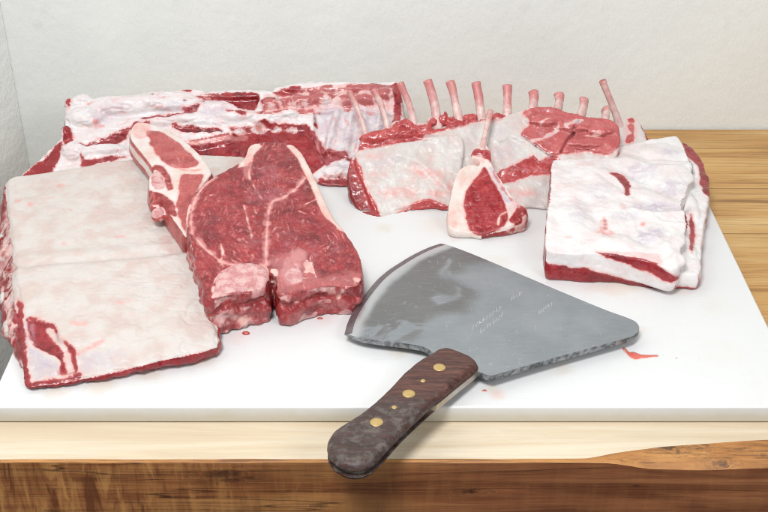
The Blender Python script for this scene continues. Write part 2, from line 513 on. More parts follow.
# ------------------------------------------------------------------ table
def wood(name, cols, stretch=(1.1,16,16), figure=0.0, knots=0.3, rough=.5, planks=None, dark=(.10,.04,.015), marks=(), surf=None):
    t = NT(name)
    v = t.map(stretch)
    wv = t.noise(1.0, 3)
    g = t.noise(3.2, 6, .62, v, .6); g2 = t.noise(15, 4, .6, v, .2); b = t.noise(2.2, 3, .5, t.map((.8,5,5)))
    col = t.ramp(t.math('MULTIPLY_ADD', g, .6, t.math('MULTIPLY', b, .42)), [(.33, cols[0]), (.50, cols[1]), (.68, cols[2])])
    col = t.mix(t.math('MULTIPLY', t.rng(g2, .57, .74), .35), col, cols[0])
    kn = t.noise(9, 2, .5, t.map((.55,2.2,2.2)), .5)
    col = t.mix(t.math('MULTIPLY', t.rng(kn, .70, .78), knots), col, dark)
    ln = t.noise(2.6, 3, .5, t.map((.5,30,30)))
    col = t.mix(t.math('MULTIPLY', t.rng(ln, .66, .74), knots*.7), col, dark)
    fine = t.noise(1, 4, .65, t.map((9,520,520)))
    col = t.mix(t.math('MULTIPLY', t.rng(fine, .50, .66), .50), col, dark)
    col = t.mix(t.math('MULTIPLY', t.rng(fine, .46, .32), .28), col, cols[2])
    if figure:
        f = t.noise(1, 4, .6, t.map((85,9,14), rot=(0,.25,0)), .5); f2 = t.noise(1, 3, .55, t.map((210,9,22), rot=(0,.1,0)), .3)
        sx = t.n('ShaderNodeSeparateXYZ'); t.put(sx.inputs[0], t.obj)
        zone = t.rng(t.math('MULTIPLY_ADD', t.noise(4.5, 3), .45, sx.outputs['X']), .22, -.08, .22, 1.0)
        zone = t.math('MULTIPLY', zone, figure)
        col = t.mix(t.math('MULTIPLY', t.rng(f, .50, .66), zone), col, cols[2])
        col = t.mix(t.math('MULTIPLY', t.rng(f, .48, .34), zone), col, cols[0])
        col = t.mix(t.math('MULTIPLY', t.rng(f2, .54, .70), t.math('MULTIPLY', zone, .5)), col, cols[0])
        red = t.rng(t.math('MULTIPLY_ADD', t.noise(6, 3), .35, sx.outputs['X']), .02, .32)
        col = t.mix(t.math('MULTIPLY', red, .62), col, t.mix(t.rng(g, .35, .65), (.105,.030,.014), (.26,.085,.040)))
        crk = t.noise(2.1, 2, .5, t.map((.8,1,26), rot=(0,.05,0)), .3)
        col = t.mix(t.math('MULTIPLY', t.rng(t.math('ABSOLUTE', t.math('SUBTRACT', crk, .5)), .012, .0), .7), col, dark)
    for (kx, ky, rad, am) in marks:
        p_ = at_y(kx, ky, .828) if surf is None else hit(kx, ky, surf)
        mp = t.n('ShaderNodeVectorMath', operation='SUBTRACT'); t.put(mp.inputs[0], t.obj); mp.inputs[1].default_value = Vector(p_)
        ms_ = t.n('ShaderNodeVectorMath', operation='MULTIPLY'); t.put(ms_.inputs[0], mp.outputs[0]); ms_.inputs[1].default_value = (.34,1,1.4)
        ln_ = t.n('ShaderNodeVectorMath', operation='LENGTH'); t.put(ln_.inputs[0], ms_.outputs[0])
        dd = t.math('MULTIPLY_ADD', t.math('SUBTRACT', t.noise(70, 5, .65), .5), rad*2.6, ln_.outputs['Value'])
        ringv = t.math('SINE', t.math('MULTIPLY', dd, 6.28/(rad*.5)))
        col = t.mix(t.math('MULTIPLY', t.math('MULTIPLY', t.rng(dd, rad*2.2, rad*.8), t.rng(ringv, -.6, 1.0)), am*.3), col, dark)
        col = t.mix(t.math('MULTIPLY', t.rng(dd, rad*.95, rad*.15), am*.85), col, dark)
    if planks:
        sx = t.n('ShaderNodeSeparateXYZ'); t.put(sx.inputs[0], t.obj); y = sx.outputs['Y']
        w = t.math('FRACT', t.math('DIVIDE', t.math('ADD', y, planks[1]), planks[0]))
        e = t.math('ABSOLUTE', t.math('SUBTRACT', w, .5))
        idx = t.math('FLOOR', t.math('DIVIDE', t.math('ADD', y, planks[1]), planks[0]))
        wn = t.n('ShaderNodeTexWhiteNoise', noise_dimensions='1D'); t.put(wn.inputs['W'], idx)
        col = t.mix(t.math('MULTIPLY', wn.outputs['Value'], .30), col, cols[0])
        col = t.mix(t.math('MULTIPLY', t.rng(e, .492, .4985), .75), col, dark)
        # pale sapwood in the front plank
        sap = t.rng(t.math('MULTIPLY_ADD', t.noise(6, 2), .03, y), .975, .955)
        col = t.mix(t.math('MULTIPLY', sap, .80), col, t.mix(t.rng(g, .3, .7), (.62,.53,.39), (.71,.65,.53)))
    return t.fin(col, t.rng(g, .3, .7, rough-.08, rough+.1), t.bump(fine, .3, .0006, t.bump(g, .25, .0015)))
m_top = wood('pine_planks', ((.27,.11,.025),(.55,.31,.10),(.70,.49,.22)), knots=.8, planks=(.118,.05))
m_front = wood('brown_heartwood', ((.125,.037,.012),(.285,.105,.034),(.50,.245,.080)), figure=.9, knots=.8, marks=((222,474,.010,.8),(233,480,.006,.8),(247,478,.005,.6),(470,492,.006,.9),(318,505,.006,.6),(45,470,.004,.7),(636,486,.002,.9)), rough=.42, dark=(.025,.008,.004))
m_wane = wood('waney_edge', ((.17,.065,.018),(.40,.17,.046),(.55,.28,.09)), stretch=(5,20,20), knots=.9, marks=((668,448,.006,.9),(680,452,.007,.9),(690,450,.004,.9),(633,459,.004,.8),(652,451,.004,.7),(718,463,.005,.9),(726,466,.004,.95),(737,450,.004,.6),(765,456,.005,.6),(705,446,.003,.7),(645,462,.003,.8)), surf=plane(0, .857, .34), rough=.6, dark=(.03,.02,.018))
table = thing('wooden_table', 'thick wooden table of pale planks with a dark brown front edge', 'table', (0.2,1.18,-.9))
TX0, TX1, TY0, TY1, TT = -.392, 1.25, .828, 1.546, .125
xs = np.linspace(TX0, TX1, 170)
def curve(px_pts, zz=None, yy=None):
    P = np.array([at(a, b, zz) if zz is not None else at_y(a, b, yy) for a, b in px_pts])
    return P[:,0], (P[:,1] if zz is not None else P[:,2])
cx, cy = curve([(-60,459.5),(480,459),(590,458.5),(620,452.5),(660,447),(720,442.5),(768,440),(900,436)], zz=0.0)
yt = np.interp(xs, cx, cy)
yt = np.maximum(yt, TY0+.0006)+.0003*np.array([math.sin(x*37)+.6*math.sin(x*91+1) for x in xs])*(1+0*xs)
dx_, dz_ = curve([(-60,460.2),(480,459.8),(590,459.6),(612,463),(645,469),(690,470.5),(740,469),(768,468),(900,466)], yy=TY0)
zw = np.minimum(np.interp(xs, dx_, dz_), -.0007)+.0003*np.array([math.sin(x*53)+.7*math.sin(x*131+2) for x in xs])
n = len(xs)
ys = np.linspace(0, 1, 8)
V = [(x, yt[i]+(TY1-yt[i])*k, 0) for k in ys for i, x in enumerate(xs)]
F = [[r*n+i, r*n+i+1, r*n+n+i+1, r*n+n+i] for r in range(len(ys)-1) for i in range(n-1)]
nb = len(V)
V += [(x, TY0+.01, -TT) for x in xs]+[(x, TY1, -TT) for x in xs]
F += [[nb+n+i, nb+n+i+1, nb+i+1, nb+i] for i in range(n-1)]
F += [[(len(ys)-1)*n+i, (len(ys)-1)*n+i+1, nb+n+i+1, nb+n+i] for i in range(n-1)]
for e in (0, n-1):
    ring = [r*n+e for r in range(len(ys))]+[nb+n+e, nb+e]
    F.append(ring if e == 0 else ring[::-1])
link('tabletop', mesh_from('tabletop', V, F, False), m_top, table)
# waney strip between top and front, with its own lumpy face
rows = 9; V = []; F = []
for r in range(rows):
    k = r/(rows-1)
    for i, x in enumerate(xs):
        d = yt[i]-TY0; p = np.array([[x, k*.03, 0]])
        bul = .0022*math.sin(math.pi*k)*min(1, d/.012)
        nz = .0030*float(fbm(p, 60, 3, 4)[0])*math.sin(math.pi*k)*min(1, d/.012)
        V.append((x, yt[i]-d*k-bul*.5, zw[i]*k+bul+nz))
F = [[r*n+i+n, r*n+i+n+1, r*n+i+1, r*n+i] for r in range(rows-1) for i in range(n-1)]
link('waney_edge', mesh_from('waney_edge', V, F), m_wane, table)
V = [(x, TY0, zw[i]+(-TT-zw[i])*k) for k in np.linspace(0, 1, 10) for i, x in enumerate(xs)]
V = [(x, y+.0012*float(fbm(np.array([[x*.3, 0, z]]), 40, 3, 8)[0])*(1 if z < -.012 else 0), z) for x, y, z in V]
F = [[r*n+n+i, r*n+n+i+1, r*n+i+1, r*n+i] for r in range(9) for i in range(n-1)]
nb = len(V); V += [(x, TY0+.01, -TT) for x in xs]
F += [[nb+i, nb+i+1, 9*n+i+1, 9*n+i] for i in range(n-1)]
link('front_edge', mesh_from('front_edge', V, F, False), m_front, table)
for lx in (TX0+.06, TX1-.14):
    for ly in (TY0+.05, TY1-.13):
        box('leg', (lx,ly,-.9), (lx+.08,ly+.08,-TT-.001), m_front, table, .004)

# ------------------------------------------------------------------ cutting board
tb = NT('white_plastic'); BZ0 = .020
st = tb.math('MULTIPLY', tb.rng(tb.noise(11, 4, .6), .56, .74), .22)
zz = tb.n('ShaderNodeSeparateXYZ'); tb.put(zz.inputs[0], tb.obj)
bc = tb.mix(st, (.685,.69,.685), (.65,.59,.475))
JUICE_SHADE = (.60,.47,.33); PK = (.70,.50,.45)  # juice stains, and soft contact shade painted in along the cuts and cleaver
for (px_, py_, rad_, amt_, c_) in ((622,288,.035,.45,(.66,.56,.38)),(500,262,.02,.3,JUICE_SHADE),(55,392,.016,.5,JUICE_SHADE),(100,384,.022,.55,JUICE_SHADE),(150,374,.022,.5,JUICE_SHADE),(200,362,.02,.5,JUICE_SHADE),(240,336,.022,.5,PK),(325,318,.022,.5,PK),(440,226,.03,.35,PK),(385,228,.016,.4,JUICE_SHADE),
        (500,395,.012,.5,(.74,.42,.36)),(600,286,.03,.35,PK),(680,290,.02,.35,JUICE_SHADE),(400,352,.015,.5,JUICE_SHADE),(560,370,.02,.4,JUICE_SHADE),(492,388,.014,.5,JUICE_SHADE),(715,305,.03,.2,JUICE_SHADE),(455,238,.012,.4,PK),(345,215,.02,.25,PK),(640,330,.012,.4,JUICE_SHADE)):
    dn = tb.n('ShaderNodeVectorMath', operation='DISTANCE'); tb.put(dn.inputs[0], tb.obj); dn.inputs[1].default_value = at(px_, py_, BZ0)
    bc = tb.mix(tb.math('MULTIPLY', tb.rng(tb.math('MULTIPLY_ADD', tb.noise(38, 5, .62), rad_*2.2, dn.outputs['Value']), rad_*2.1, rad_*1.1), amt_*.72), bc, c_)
bc = tb.mix(tb.math('MULTIPLY', tb.rng(tb.math('MULTIPLY_ADD', tb.noise(40, 3), .006, zz.outputs['Z']), .0215, .008), .8), bc, (.52,.475,.36))
sc1 = tb.noise(1, 2, .5, tb.map((30,700,1), rot=(0,0,.5))); sc2 = tb.noise(1, 2, .5, tb.map((700,30,1), rot=(0,0,.35)))
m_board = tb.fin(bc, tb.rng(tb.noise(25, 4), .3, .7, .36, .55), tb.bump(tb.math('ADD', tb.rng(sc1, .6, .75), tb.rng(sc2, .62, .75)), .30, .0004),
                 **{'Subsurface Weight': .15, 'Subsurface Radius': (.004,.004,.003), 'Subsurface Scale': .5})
BZ = .020
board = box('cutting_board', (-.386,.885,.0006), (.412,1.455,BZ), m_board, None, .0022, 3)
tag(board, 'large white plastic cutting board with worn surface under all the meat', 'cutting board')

# ================================================================== MEAT
VOX = .0014
m_pork = meat_material('pork_slab', crinkle=.22, fat=((.595,.55,.515),(.56,.465,.425)), pinkspots=.2, fleck=.35, gloss=.40)
m_steak = meat_material('beef_steak', fat=((.69,.58,.52),(.66,.46,.40)), fleck=.75, feather=.75, grain=(1.0,1.0,1.0), edge=(1.5,1.1), pinkspots=.5)
m_loin = meat_material('whole_loin', fat=((.70,.67,.665),(.67,.59,.59)), fleck=.3, feather=.25, edge=(3.6,2.6), pinkspots=.45, gloss=.32)
m_rack = meat_material('rib_rack', fat=((.585,.55,.525),(.56,.48,.45)), lean=((.24,.014,.018),(.42,.050,.052),(.53,.11,.105)), feather=.4, fleck=.45, edge=(1.8,1.3), pinkspots=.4)
m_chop = meat_material('small_chop', fat=((.69,.62,.57),(.66,.52,.46)), lean=((.17,.006,.010),(.32,.022,.028),(.44,.06,.06)), feather=.6, fleck=.4, edge=(1.0,.8), pinkspots=.35, grain=(.5,1.6,1.6))
m_pale = meat_material('pale_chop', fat=((.69,.63,.60),(.66,.53,.47)), feather=.4, lean=((.28,.03,.03),(.43,.075,.072),(.53,.13,.12)), fleck=.35, edge=(1.0,.8), pinkspots=.4)
m_belly = meat_material('fat_belly', crinkle=.12, fat=((.735,.715,.705),(.70,.635,.625)), fleck=.4, edge=(1.6,1.1), pinkspots=.14, gloss=.33)

def pts3(L, zf): return [hit(p[0], p[1], zf) if len(p) < 3 or p[2] is None else at(*p) for p in L]
def pxs(L, zf): return [hit(a, b, zf) for a, b in L]
def ell(cx, cy, rx, ry, n=12, rot=0.0):
    c, s = math.cos(rot), math.sin(rot)
    return [(cx+rx*math.cos(2*math.pi*i/n)*c-ry*math.sin(2*math.pi*i/n)*s, cy+rx*math.cos(2*math.pi*i/n)*s+ry*math.sin(2*math.pi*i/n)*c) for i in range(n)]

# ---------------------------------------------------------------- big slab with the fat side up, left
def make_left_slab():
    top = [(9,181,.066),(10,205,.064),(14,232,.060),(18,260,.056),(22,292,.052),(24,318,.047),(26,345,.040),(28,368,.032),(31,386,.027),
           (75,378,.029),(126,368,.033),(170,358,.036),(217,346,.037),(212,325,.042),(203,300,.048),(193,265,.052),(190,235,.055),
           (215,200,.058),(243,165,.062),(243,157,.063),(190,154,.065),(150,157,.067),(109,162,.068),(78,168,.068),(39,174,.067),(16,177,.067)]
    bot = [(5,195,.044),(0,222,.036),(-4,250,.028),(-4,285,.0225),(0,318,.0212),(8,340,.0212),(18,358,.0208),(26,378,.0208),(31,389.5,.0206),
           (75,383,.0206),(126,375,.0206),(170,366,.0206),(217,357,.0206),(214,336,.0206),(206,312,.0206),(198,280,.0206),(196,250,.0206),
           (220,215,.0206),(243,182,.0206),(243,172,.0206),(190,170,.0206),(150,173,.0206),(109,178,.0206),(78,184,.0206),(39,190,.0206),(16,190,.0206)]
    ctrl = top+[(60,330,.046),(110,330,.047),(160,320,.048),(100,290,.054),(150,280,.054),(60,285,.054),(60,258,.056),(120,255,.056),(170,252,.056),(100,220,.060),(60,200,.064),(150,200,.061),(180,180,.063),(100,350,.042),(60,355,.042),(170,340,.044)]
    C = [at(*p) for p in ctrl]; zf = rbf(C)
    s = Solid(); s.slab([at(*p) for p in top], zf, bottom=[at(*p) for p in bot], bulge=.004, sub=3)
    # cut bone ends and shreds along the open left side
    for px, py, z, r in ((6,300,.030,(.009,.012,.008)),(6,262,.034,(.009,.014,.008)),(4,238,.040,(.008,.012,.008)),(11,330,.027,(.008,.012,.007))):
        s.blob(at(px, py, z), r)
    sk = s.melt(VOX, 8)
    N = sk.normals()
    # fold across the middle
    L = np.array(pxs([(0,268),(50,263),(110,259),(160,254),(215,246)], zf))[:,:2]
    d = d_line(sk.V[:,:2], smooth_loop(L, 4, False))*1000
    sgn = np.where(sk.V[:,1] < np.interp(sk.V[:,0], L[:,0], L[:,1]), 1, -1)
    sd = d*sgn
    topg = sstep(.5, .8, N[:,2])
    sk.push(topg*(.0042*sstep(-6, 12, sd)*np.exp(-np.maximum(sd, 0)/70)-.0026*np.exp(-(sd/9)**2)-.0010*np.exp(-((sd+30)/14)**2)+.0016*np.exp(-((sd+16)/9)**2)), N)
    top_gate = (N[:,2] > .55).astype(float)
    dep = zf(sk.V[:,0], sk.V[:,1])-sk.V[:,2]
    side = (N[:,2] < .45) | ((N[:,0] < -.35) & (dep > .004) & (sk.V[:,0] < -.25))
    sk.A['lean'] = np.where(side, np.clip((.62-N[:,2])*12, -9, 6), -9)
    front_side = (N[:,1] < -.2) & (dep > .0030) & (sk.V[:,1] < 1.0) & (sk.V[:,0] > -.33)
    fsd = np.minimum(np.minimum((-.12-N[:,1])*14, (dep-.0026)*1500), 5)+1.2*fbm(sk.V, 60, 3, 61)
    sk.A['lean'] = np.where((sk.V[:,1] < 1.0) & (sk.V[:,0] > -.33), np.maximum(sk.A['lean'], np.clip(fsd, -9, 5)), sk.A['lean'])
    for p in ([(18,296),(24,316),(26,345),(29,370),(33,388),(24,392),(10,345)], [(31,382),(48,378),(60,376),(75,373),(80,376),(75,382),(50,387),(31,392)]):
        paint_poly(sk, 'lean', pxs(p, zf), warp=(2.5, 70))
    # left side: darker, with greyish bone ends
    leftside = side & (N[:,0] < -.3)
    pocket = [(26,318),(38,320),(54,324.5),(59,334),(67,342),(75,349),(75,358),(78,371),(70,374),(60,373),(60,361),(44,352),(33,346),(27,330)]
    g = (N[:,2] > .2).astype(float)
    dpk = paint_poly(sk, 'lean', pxs(pocket, zf), gate=g)
    strip = pxs([(48,328),(57,338),(64,348),(68,360),(70,370)], zf)
    paint_line(sk, 'lean', strip, 3.2, 'cut', gate=g)
    inner = pxs([(29,322),(30,338),(32,352)], zf); paint_line(sk, 'film', inner, 4, 'soft', gate=g)
    sk.push(-.0045*sstep(-1, 4, dpk)*g, N)
    d2 = paint_poly(sk, 'pink', pxs([(76,354),(86,347),(98,341),(105,340),(98,346),(86,352),(79,356)], zf), gate=g, soft=2.5, val=1.0)
    r4 = random.Random(8)
    for k in range(22):
        px, py = r4.uniform(30, 190), r4.uniform(185, 350)
        a = r4.uniform(-.5, .5); ln = r4.uniform(4, 14)
        paint_line(sk, 'pink', pxs([(px,py),(px+ln*.5,py+ln*a*.3+r4.uniform(-1.5,1.5)),(px+ln,py+ln*a*.5)], zf), r4.uniform(-.6,.3), 'soft', gate=g, warp=1.5)
    for c in (ell(78,324,7,2.5), ell(120,303,5,1.6), ell(30,204,4,2), ell(18,200,3,2.5), ell(64,243,3,1.5), ell(120,236,4,1.2), ell(60,186,5,2), ell(185,218,6,3)):
        paint_poly(sk, 'pink', pxs(c, zf), gate=g, soft=2.5, val=.75)
    paint_poly(sk, 'film', pxs([(78,356),(95,352),(120,350),(128,360),(110,366),(90,370),(80,372)], zf), gate=g, soft=6, val=.5)
    paint_poly(sk, 'film', pxs([(28,346),(44,354),(58,363),(60,373),(34,380),(29,366)], zf), gate=g, soft=3, val=.7)
    q = sk.V*np.array([.55,1,1]); wr = np.abs(fbm(q, 48, 3, 35))
    sk.push(top_gate*(-.0009*np.exp(-(wr/.06)**2)+.0008*fbm(q, 90, 3, 36))*sstep(1.16, 1.02, sk.V[:,1]))
    # broken fat along the front rim and left rim
    nz = fbm(sk.V, 55, 3, 21)
    fr = side & (N[:,1] < -.3)
    sk.A['lean'] = np.where(fr & (sk.V[:,0] < -.24), np.minimum(sk.A['lean'], 2.6+6*nz), sk.A['lean'])
    sk.A['gore'] = 0*nz
    sk.A['gore'] = np.where(leftside, sstep(-.45, .1, nz), np.where(front_side, sstep(0, .4, fbm(sk.V, 45, 3, 71))*.8, 0))
    bm_ = np.where(leftside, 6*vnoise(sk.V, 55, 77)-3.4, -9); sk.A['bone'] = np.maximum(sk.A['bone'], np.clip(bm_, -9, 9))
    sk.A['film'] = np.maximum(sk.A['film'], np.where(leftside, .6*sstep(.25, .6, vnoise(sk.V, 70, 31)), 0))
    red_front = [at_y(a, b, .94) for a, b in ((126,370),(150,364),(180,357),(217,350),(217,357),(170,366),(126,375))]
    sk.rough([(30,.0016),(95,.0007)], 3)
    sk.push(np.where(side, .0022*fbm(sk.V, 120, 3, 12)+.0036*fbm(sk.V, 45, 2, 14), .00045*fbm(sk.V, 260, 3, 13)))
    cls = np.zeros(len(sk.V), int)
    cls[sk.A['lean'] > 0] = 1; cls[(dpk > 0) & (g > .5) & (sk.A['lean'] > 0)] = 2
    root = thing('pork_slab', 'big slab of raw meat, cream fat side up, with a red pocket at its corner', 'meat', at(110,300,.0206), 'raw cuts on the board')
    build_parts(sk, root, m_pork, ('fat_layer','lean_edge','muscle_pocket'), cls)
make_left_slab()

# ---------------------------------------------------------------- T-bone steak
def make_tbone():
    zf = plane(.067, 1.01, .116, -.155, -.13)
    top = [(245,158),(248,147),(255,143),(268,142),(281,143),(293,145),(303,156),(317,183),(327,206),(340,226),(352,243),(360,259),(362,272),(359,284),
           (350,287),(337,286),(318,287),(300,291),(288,294),(279,293),(277,287),(276,280),(272,272),(269,273),(268,281),(264,287),(250,290),(232,294),(216,299),(207,300),
           (203,285),(197,264),(191,243),(186,224),(187,208),(195,192),(208,180),(222,172),(234,166)]
    T = pxs(top, zf)
    s = Solid(); s.slab(T, zf, thick=.0455, bulge=.0022, sub=3, step=.008)
    sk = s.melt(.0012, 7)
    N = sk.normals()
    up = (N[:,2] > .55).astype(float); g = (N[:,2] > .3).astype(float)
    side = N[:,2] < .5
    sk.A['lean'] = np.where(side, 3.0+4*fbm(sk.V, 60, 3, 5), 9.0)
    def cut(poly): return paint_poly(sk, 'lean', pxs(poly, zf), gate=None, mode='cut')
    # fat rim along the upper right edge
    rim = [(290,140),(294,144),(304,155),(318,182),(328,205),(337,222),(346,232),(340,231),(333,224),(323,214),(318,204),(311,186),(303,170),(297,158),(291,151),(287,146)]
    drim = sd_poly(sk.V[:,:2], smooth_loop(np.array(pxs(rim, zf))[:,:2], 3))*1000
    sk.A['lean'] = np.minimum(sk.A['lean'], np.clip(-drim, -9, 9))
    rs = side & (sk.V[:,0] > hit(300,160,zf)[0]) & (sk.V[:,1] > hit(345,235,zf)[1])
    sk.A['lean'] = np.where(rs, -6, sk.A['lean'])
    # corner fat at the top left and pale band running down
    d = sd_poly(sk.V[:,:2], np.array(pxs([(238,168),(240,158),(246,144),(256,141),(262,146),(256,152),(252,158),(248,166)], zf))[:,:2])*1000
    sk.A['lean'] = np.minimum(sk.A['lean'], np.clip(-d, -9, 9))
    paint_line(sk, 'lean', pxs([(253,146),(252,160),(249,172),(250,180)], zf), .9)
    paint_poly(sk, 'pink', pxs([(247,150),(252,150),(251,172),(247,180),(244,172)], zf), gate=g, soft=2, val=.8)
    paint_line(sk, 'lean', pxs([(251,180),(256,190),(262,199)], zf), .1)
    # seams between muscles
    paint_line(sk, 'lean', pxs([(305,178),(296,188),(284,197),(273,201),(269,210),(267,228),(266,250),(266,264)], zf), 1.0)
    paint_line(sk, 'lean', pxs([(214,177),(202,188),(194,202),(191,218),(193,234),(203,246),(216,258),(228,264),(246,266),(264,265)], zf), 1.0)
    paint_line(sk, 'lean', pxs([(221,244),(223,254),(219,262)], zf), .8)
    paint_line(sk, 'lean', pxs([(244,205),(248,222),(252,236)], zf), .45)
    paint_line(sk, 'lean', pxs([(319,198),(312,201),(303,205)], zf), .6)
    paint_line(sk, 'lean', pxs([(190,205),(186,218),(186,226)], zf), 1.8)
    # marbling: short pale dashes through both muscles
    r2 = random.Random(5)
    for k in range(44):
        px, py = r2.uniform(196,350), r2.uniform(150,282)
        a = r2.gauss(1.1, .7); ln = r2.uniform(2, 7)
        paint_line(sk, 'lean', pxs([(px,py),(px+ln*math.cos(a)*.5+r2.uniform(-1,1),py+ln*math.sin(a)*.5),(px+ln*math.cos(a),py+ln*math.sin(a))], zf), r2.uniform(.05,.4), warp=.5)
    for k in range(9):
        px, py = r2.uniform(200,345), r2.uniform(160,270); paint_poly(sk, 'film', pxs(ell(px,py,r2.uniform(5,16),r2.uniform(5,14)), zf), gate=g, soft=6, val=r2.uniform(.25,.7))
    # the T bone: two sawn faces on top
    bone1 = [(213,297),(214,284),(219,275),(230,268),(246,265),(262,266),(268,272),(266,284),(262,288),(250,290),(232,294)]
    bone2 = [(283,262),(288,253),(299,249),(309,254),(308,263),(300,268),(304,276),(302,284),(293,287),(284,283),(280,273)]
    db1 = paint_poly(sk, 'bone', pxs(bone1, zf), gate=g, warp=(1.8,70)); db2 = sd_poly(sk.V[:,:2], smooth_loop(np.array(pxs(bone2, zf))[:,:2], 3))*1000
    paint_poly(sk, 'bone', pxs([(285,277),(290,271),(299,270),(304,276),(301,283),(291,286)], zf), gate=g, warp=(2.4,70))
    paint_poly(sk, 'pink', pxs(bone2, zf), gate=g, soft=4, val=1.0, warp=(3,60)); paint_poly(sk, 'film', pxs(bone2, zf), gate=g, soft=4, val=.9, warp=(3,60))
    for bb in (bone1,):
        paint_line(sk, 'lean', pxs(bb+[bb[0]], zf), 1.0, warp=2.5)
    dr = sd_poly(sk.V[:,:2], np.array(pxs([(272,262),(282,255),(312,262),(318,280),(360,272),(362,286),(300,293),(277,293),(270,272)], zf))[:,:2])*1000
    nz = fbm(sk.V, 75, 3, 41)
    sk.A['lean'] = np.where((up > 0) & (dr > 0), np.minimum(sk.A['lean'], 2.5+9*nz), sk.A['lean'])
    sk.A['pink'] = np.maximum(sk.A['pink'], up*sstep(-7, 5, dr+7*fbm(sk.V, 70, 3, 14))*.5)
    for l in ([(214,177),(202,188),(194,202),(191,218),(193,234),(203,246),(216,258),(228,264),(246,266),(264,265)],[(305,178),(296,188),(284,197),(273,201),(269,210),(267,228),(266,250),(266,264)]):
        paint_line(sk, 'pink', pxs(l, zf), 3.0, 'soft', warp=4)
    # bone and gristle on the near cut faces
    fr = side & (N[:,1] < -.2) & (sk.V[:,1] < 1.10)
    sk.A['bone'] = np.where(fr, np.clip(8*fbm(sk.V, 48, 3, 55)-1.2, -9, 9), sk.A['bone'])
    sk.A['lean'] = np.where(fr, np.clip(9*fbm(sk.V, 60, 3, 66)+2.4, -9, 9), sk.A['lean'])
    sk.A['gore'] = np.where(fr, sstep(-.05, .35, fbm(sk.V, 62, 3, 8))*.9, 0)
    sk.A['pink'] = np.where(fr, .15+.4*sstep(.05, .4, fbm(sk.V, 90, 2, 23)), sk.A['pink'])
    zz = np.array([zf(x, y) for x, y in sk.V[:,:2]])-sk.V[:,2]
    band = np.exp(-((zz-.014-.004*fbm(sk.V, 50, 2, 3))/.005)**2)*fr
    sk.A['gore'] = np.maximum(sk.A['gore'], band*.85)
    sk.A['bone'] = np.where(band > .45, -4, sk.A['bone'])
    notch = sd_poly(sk.V[:,:2], np.array(pxs([(266,262),(282,264),(286,286),(276,300),(264,300)], zf))[:,:2])*1000
    sk.A['gore'] = np.maximum(sk.A['gore'], sstep(-2, 3, notch)*(~(up > 0)))
    ls = side & (N[:,0] < -.3)
    sk.A['gore'] = np.where(ls, np.maximum(sk.A['gore'], .7), sk.A['gore'])
    # relief
    h = .0011*sstep(-.5, 2.5, sk.A['lean'])-.0004
    h = np.where(up > 0, h, 0)
    h = h-.0030*band+.0022*sstep(-2, 2, db1)*up+.0016*sstep(-2, 2, db2)*up+.0012*sstep(-1, 3, drim)*up
    sk.push(h, N)
    sk.push(np.where(fr, .0050*fbm(sk.V, 48, 3, 16)+.0036*fbm(sk.V, 110, 4, 17), .0010*fbm(sk.V, 42, 3, 18)+.0006*fbm(sk.V, 160, 3, 19)))
    sk.relax(2)
    cls = np.zeros(len(sk.V), int)
    xm = hit(268,225,zf)[0]
    P = sk.V[:,:2]
    lm = sd_poly(P, np.array(pxs([(180,150),(252,140),(252,176),(268,203),(267,228),(266,266),(246,267),(228,265),(203,246),(190,232),(180,225)], zf))[:,:2]) > 0
    cls[lm] = 1
    cls[(sk.A['lean'] < 0)] = 2; cls[fr] = 3; cls[(db1 > 0) & (up > 0)] = 3; cls[(sk.A['bone'] > 0) & (up > 0)] = 3
    root = thing('beef_steak', 'thick raw T-bone steak with cream fat rim leaning on the big slab', 'steak', hit(280,230,zf)[:2]+(.0206,), 'raw cuts on the board')
    build_parts(sk, root, m_steak, ('strip_muscle','tenderloin_muscle','fat_rim','bone'), cls)
make_tbone()

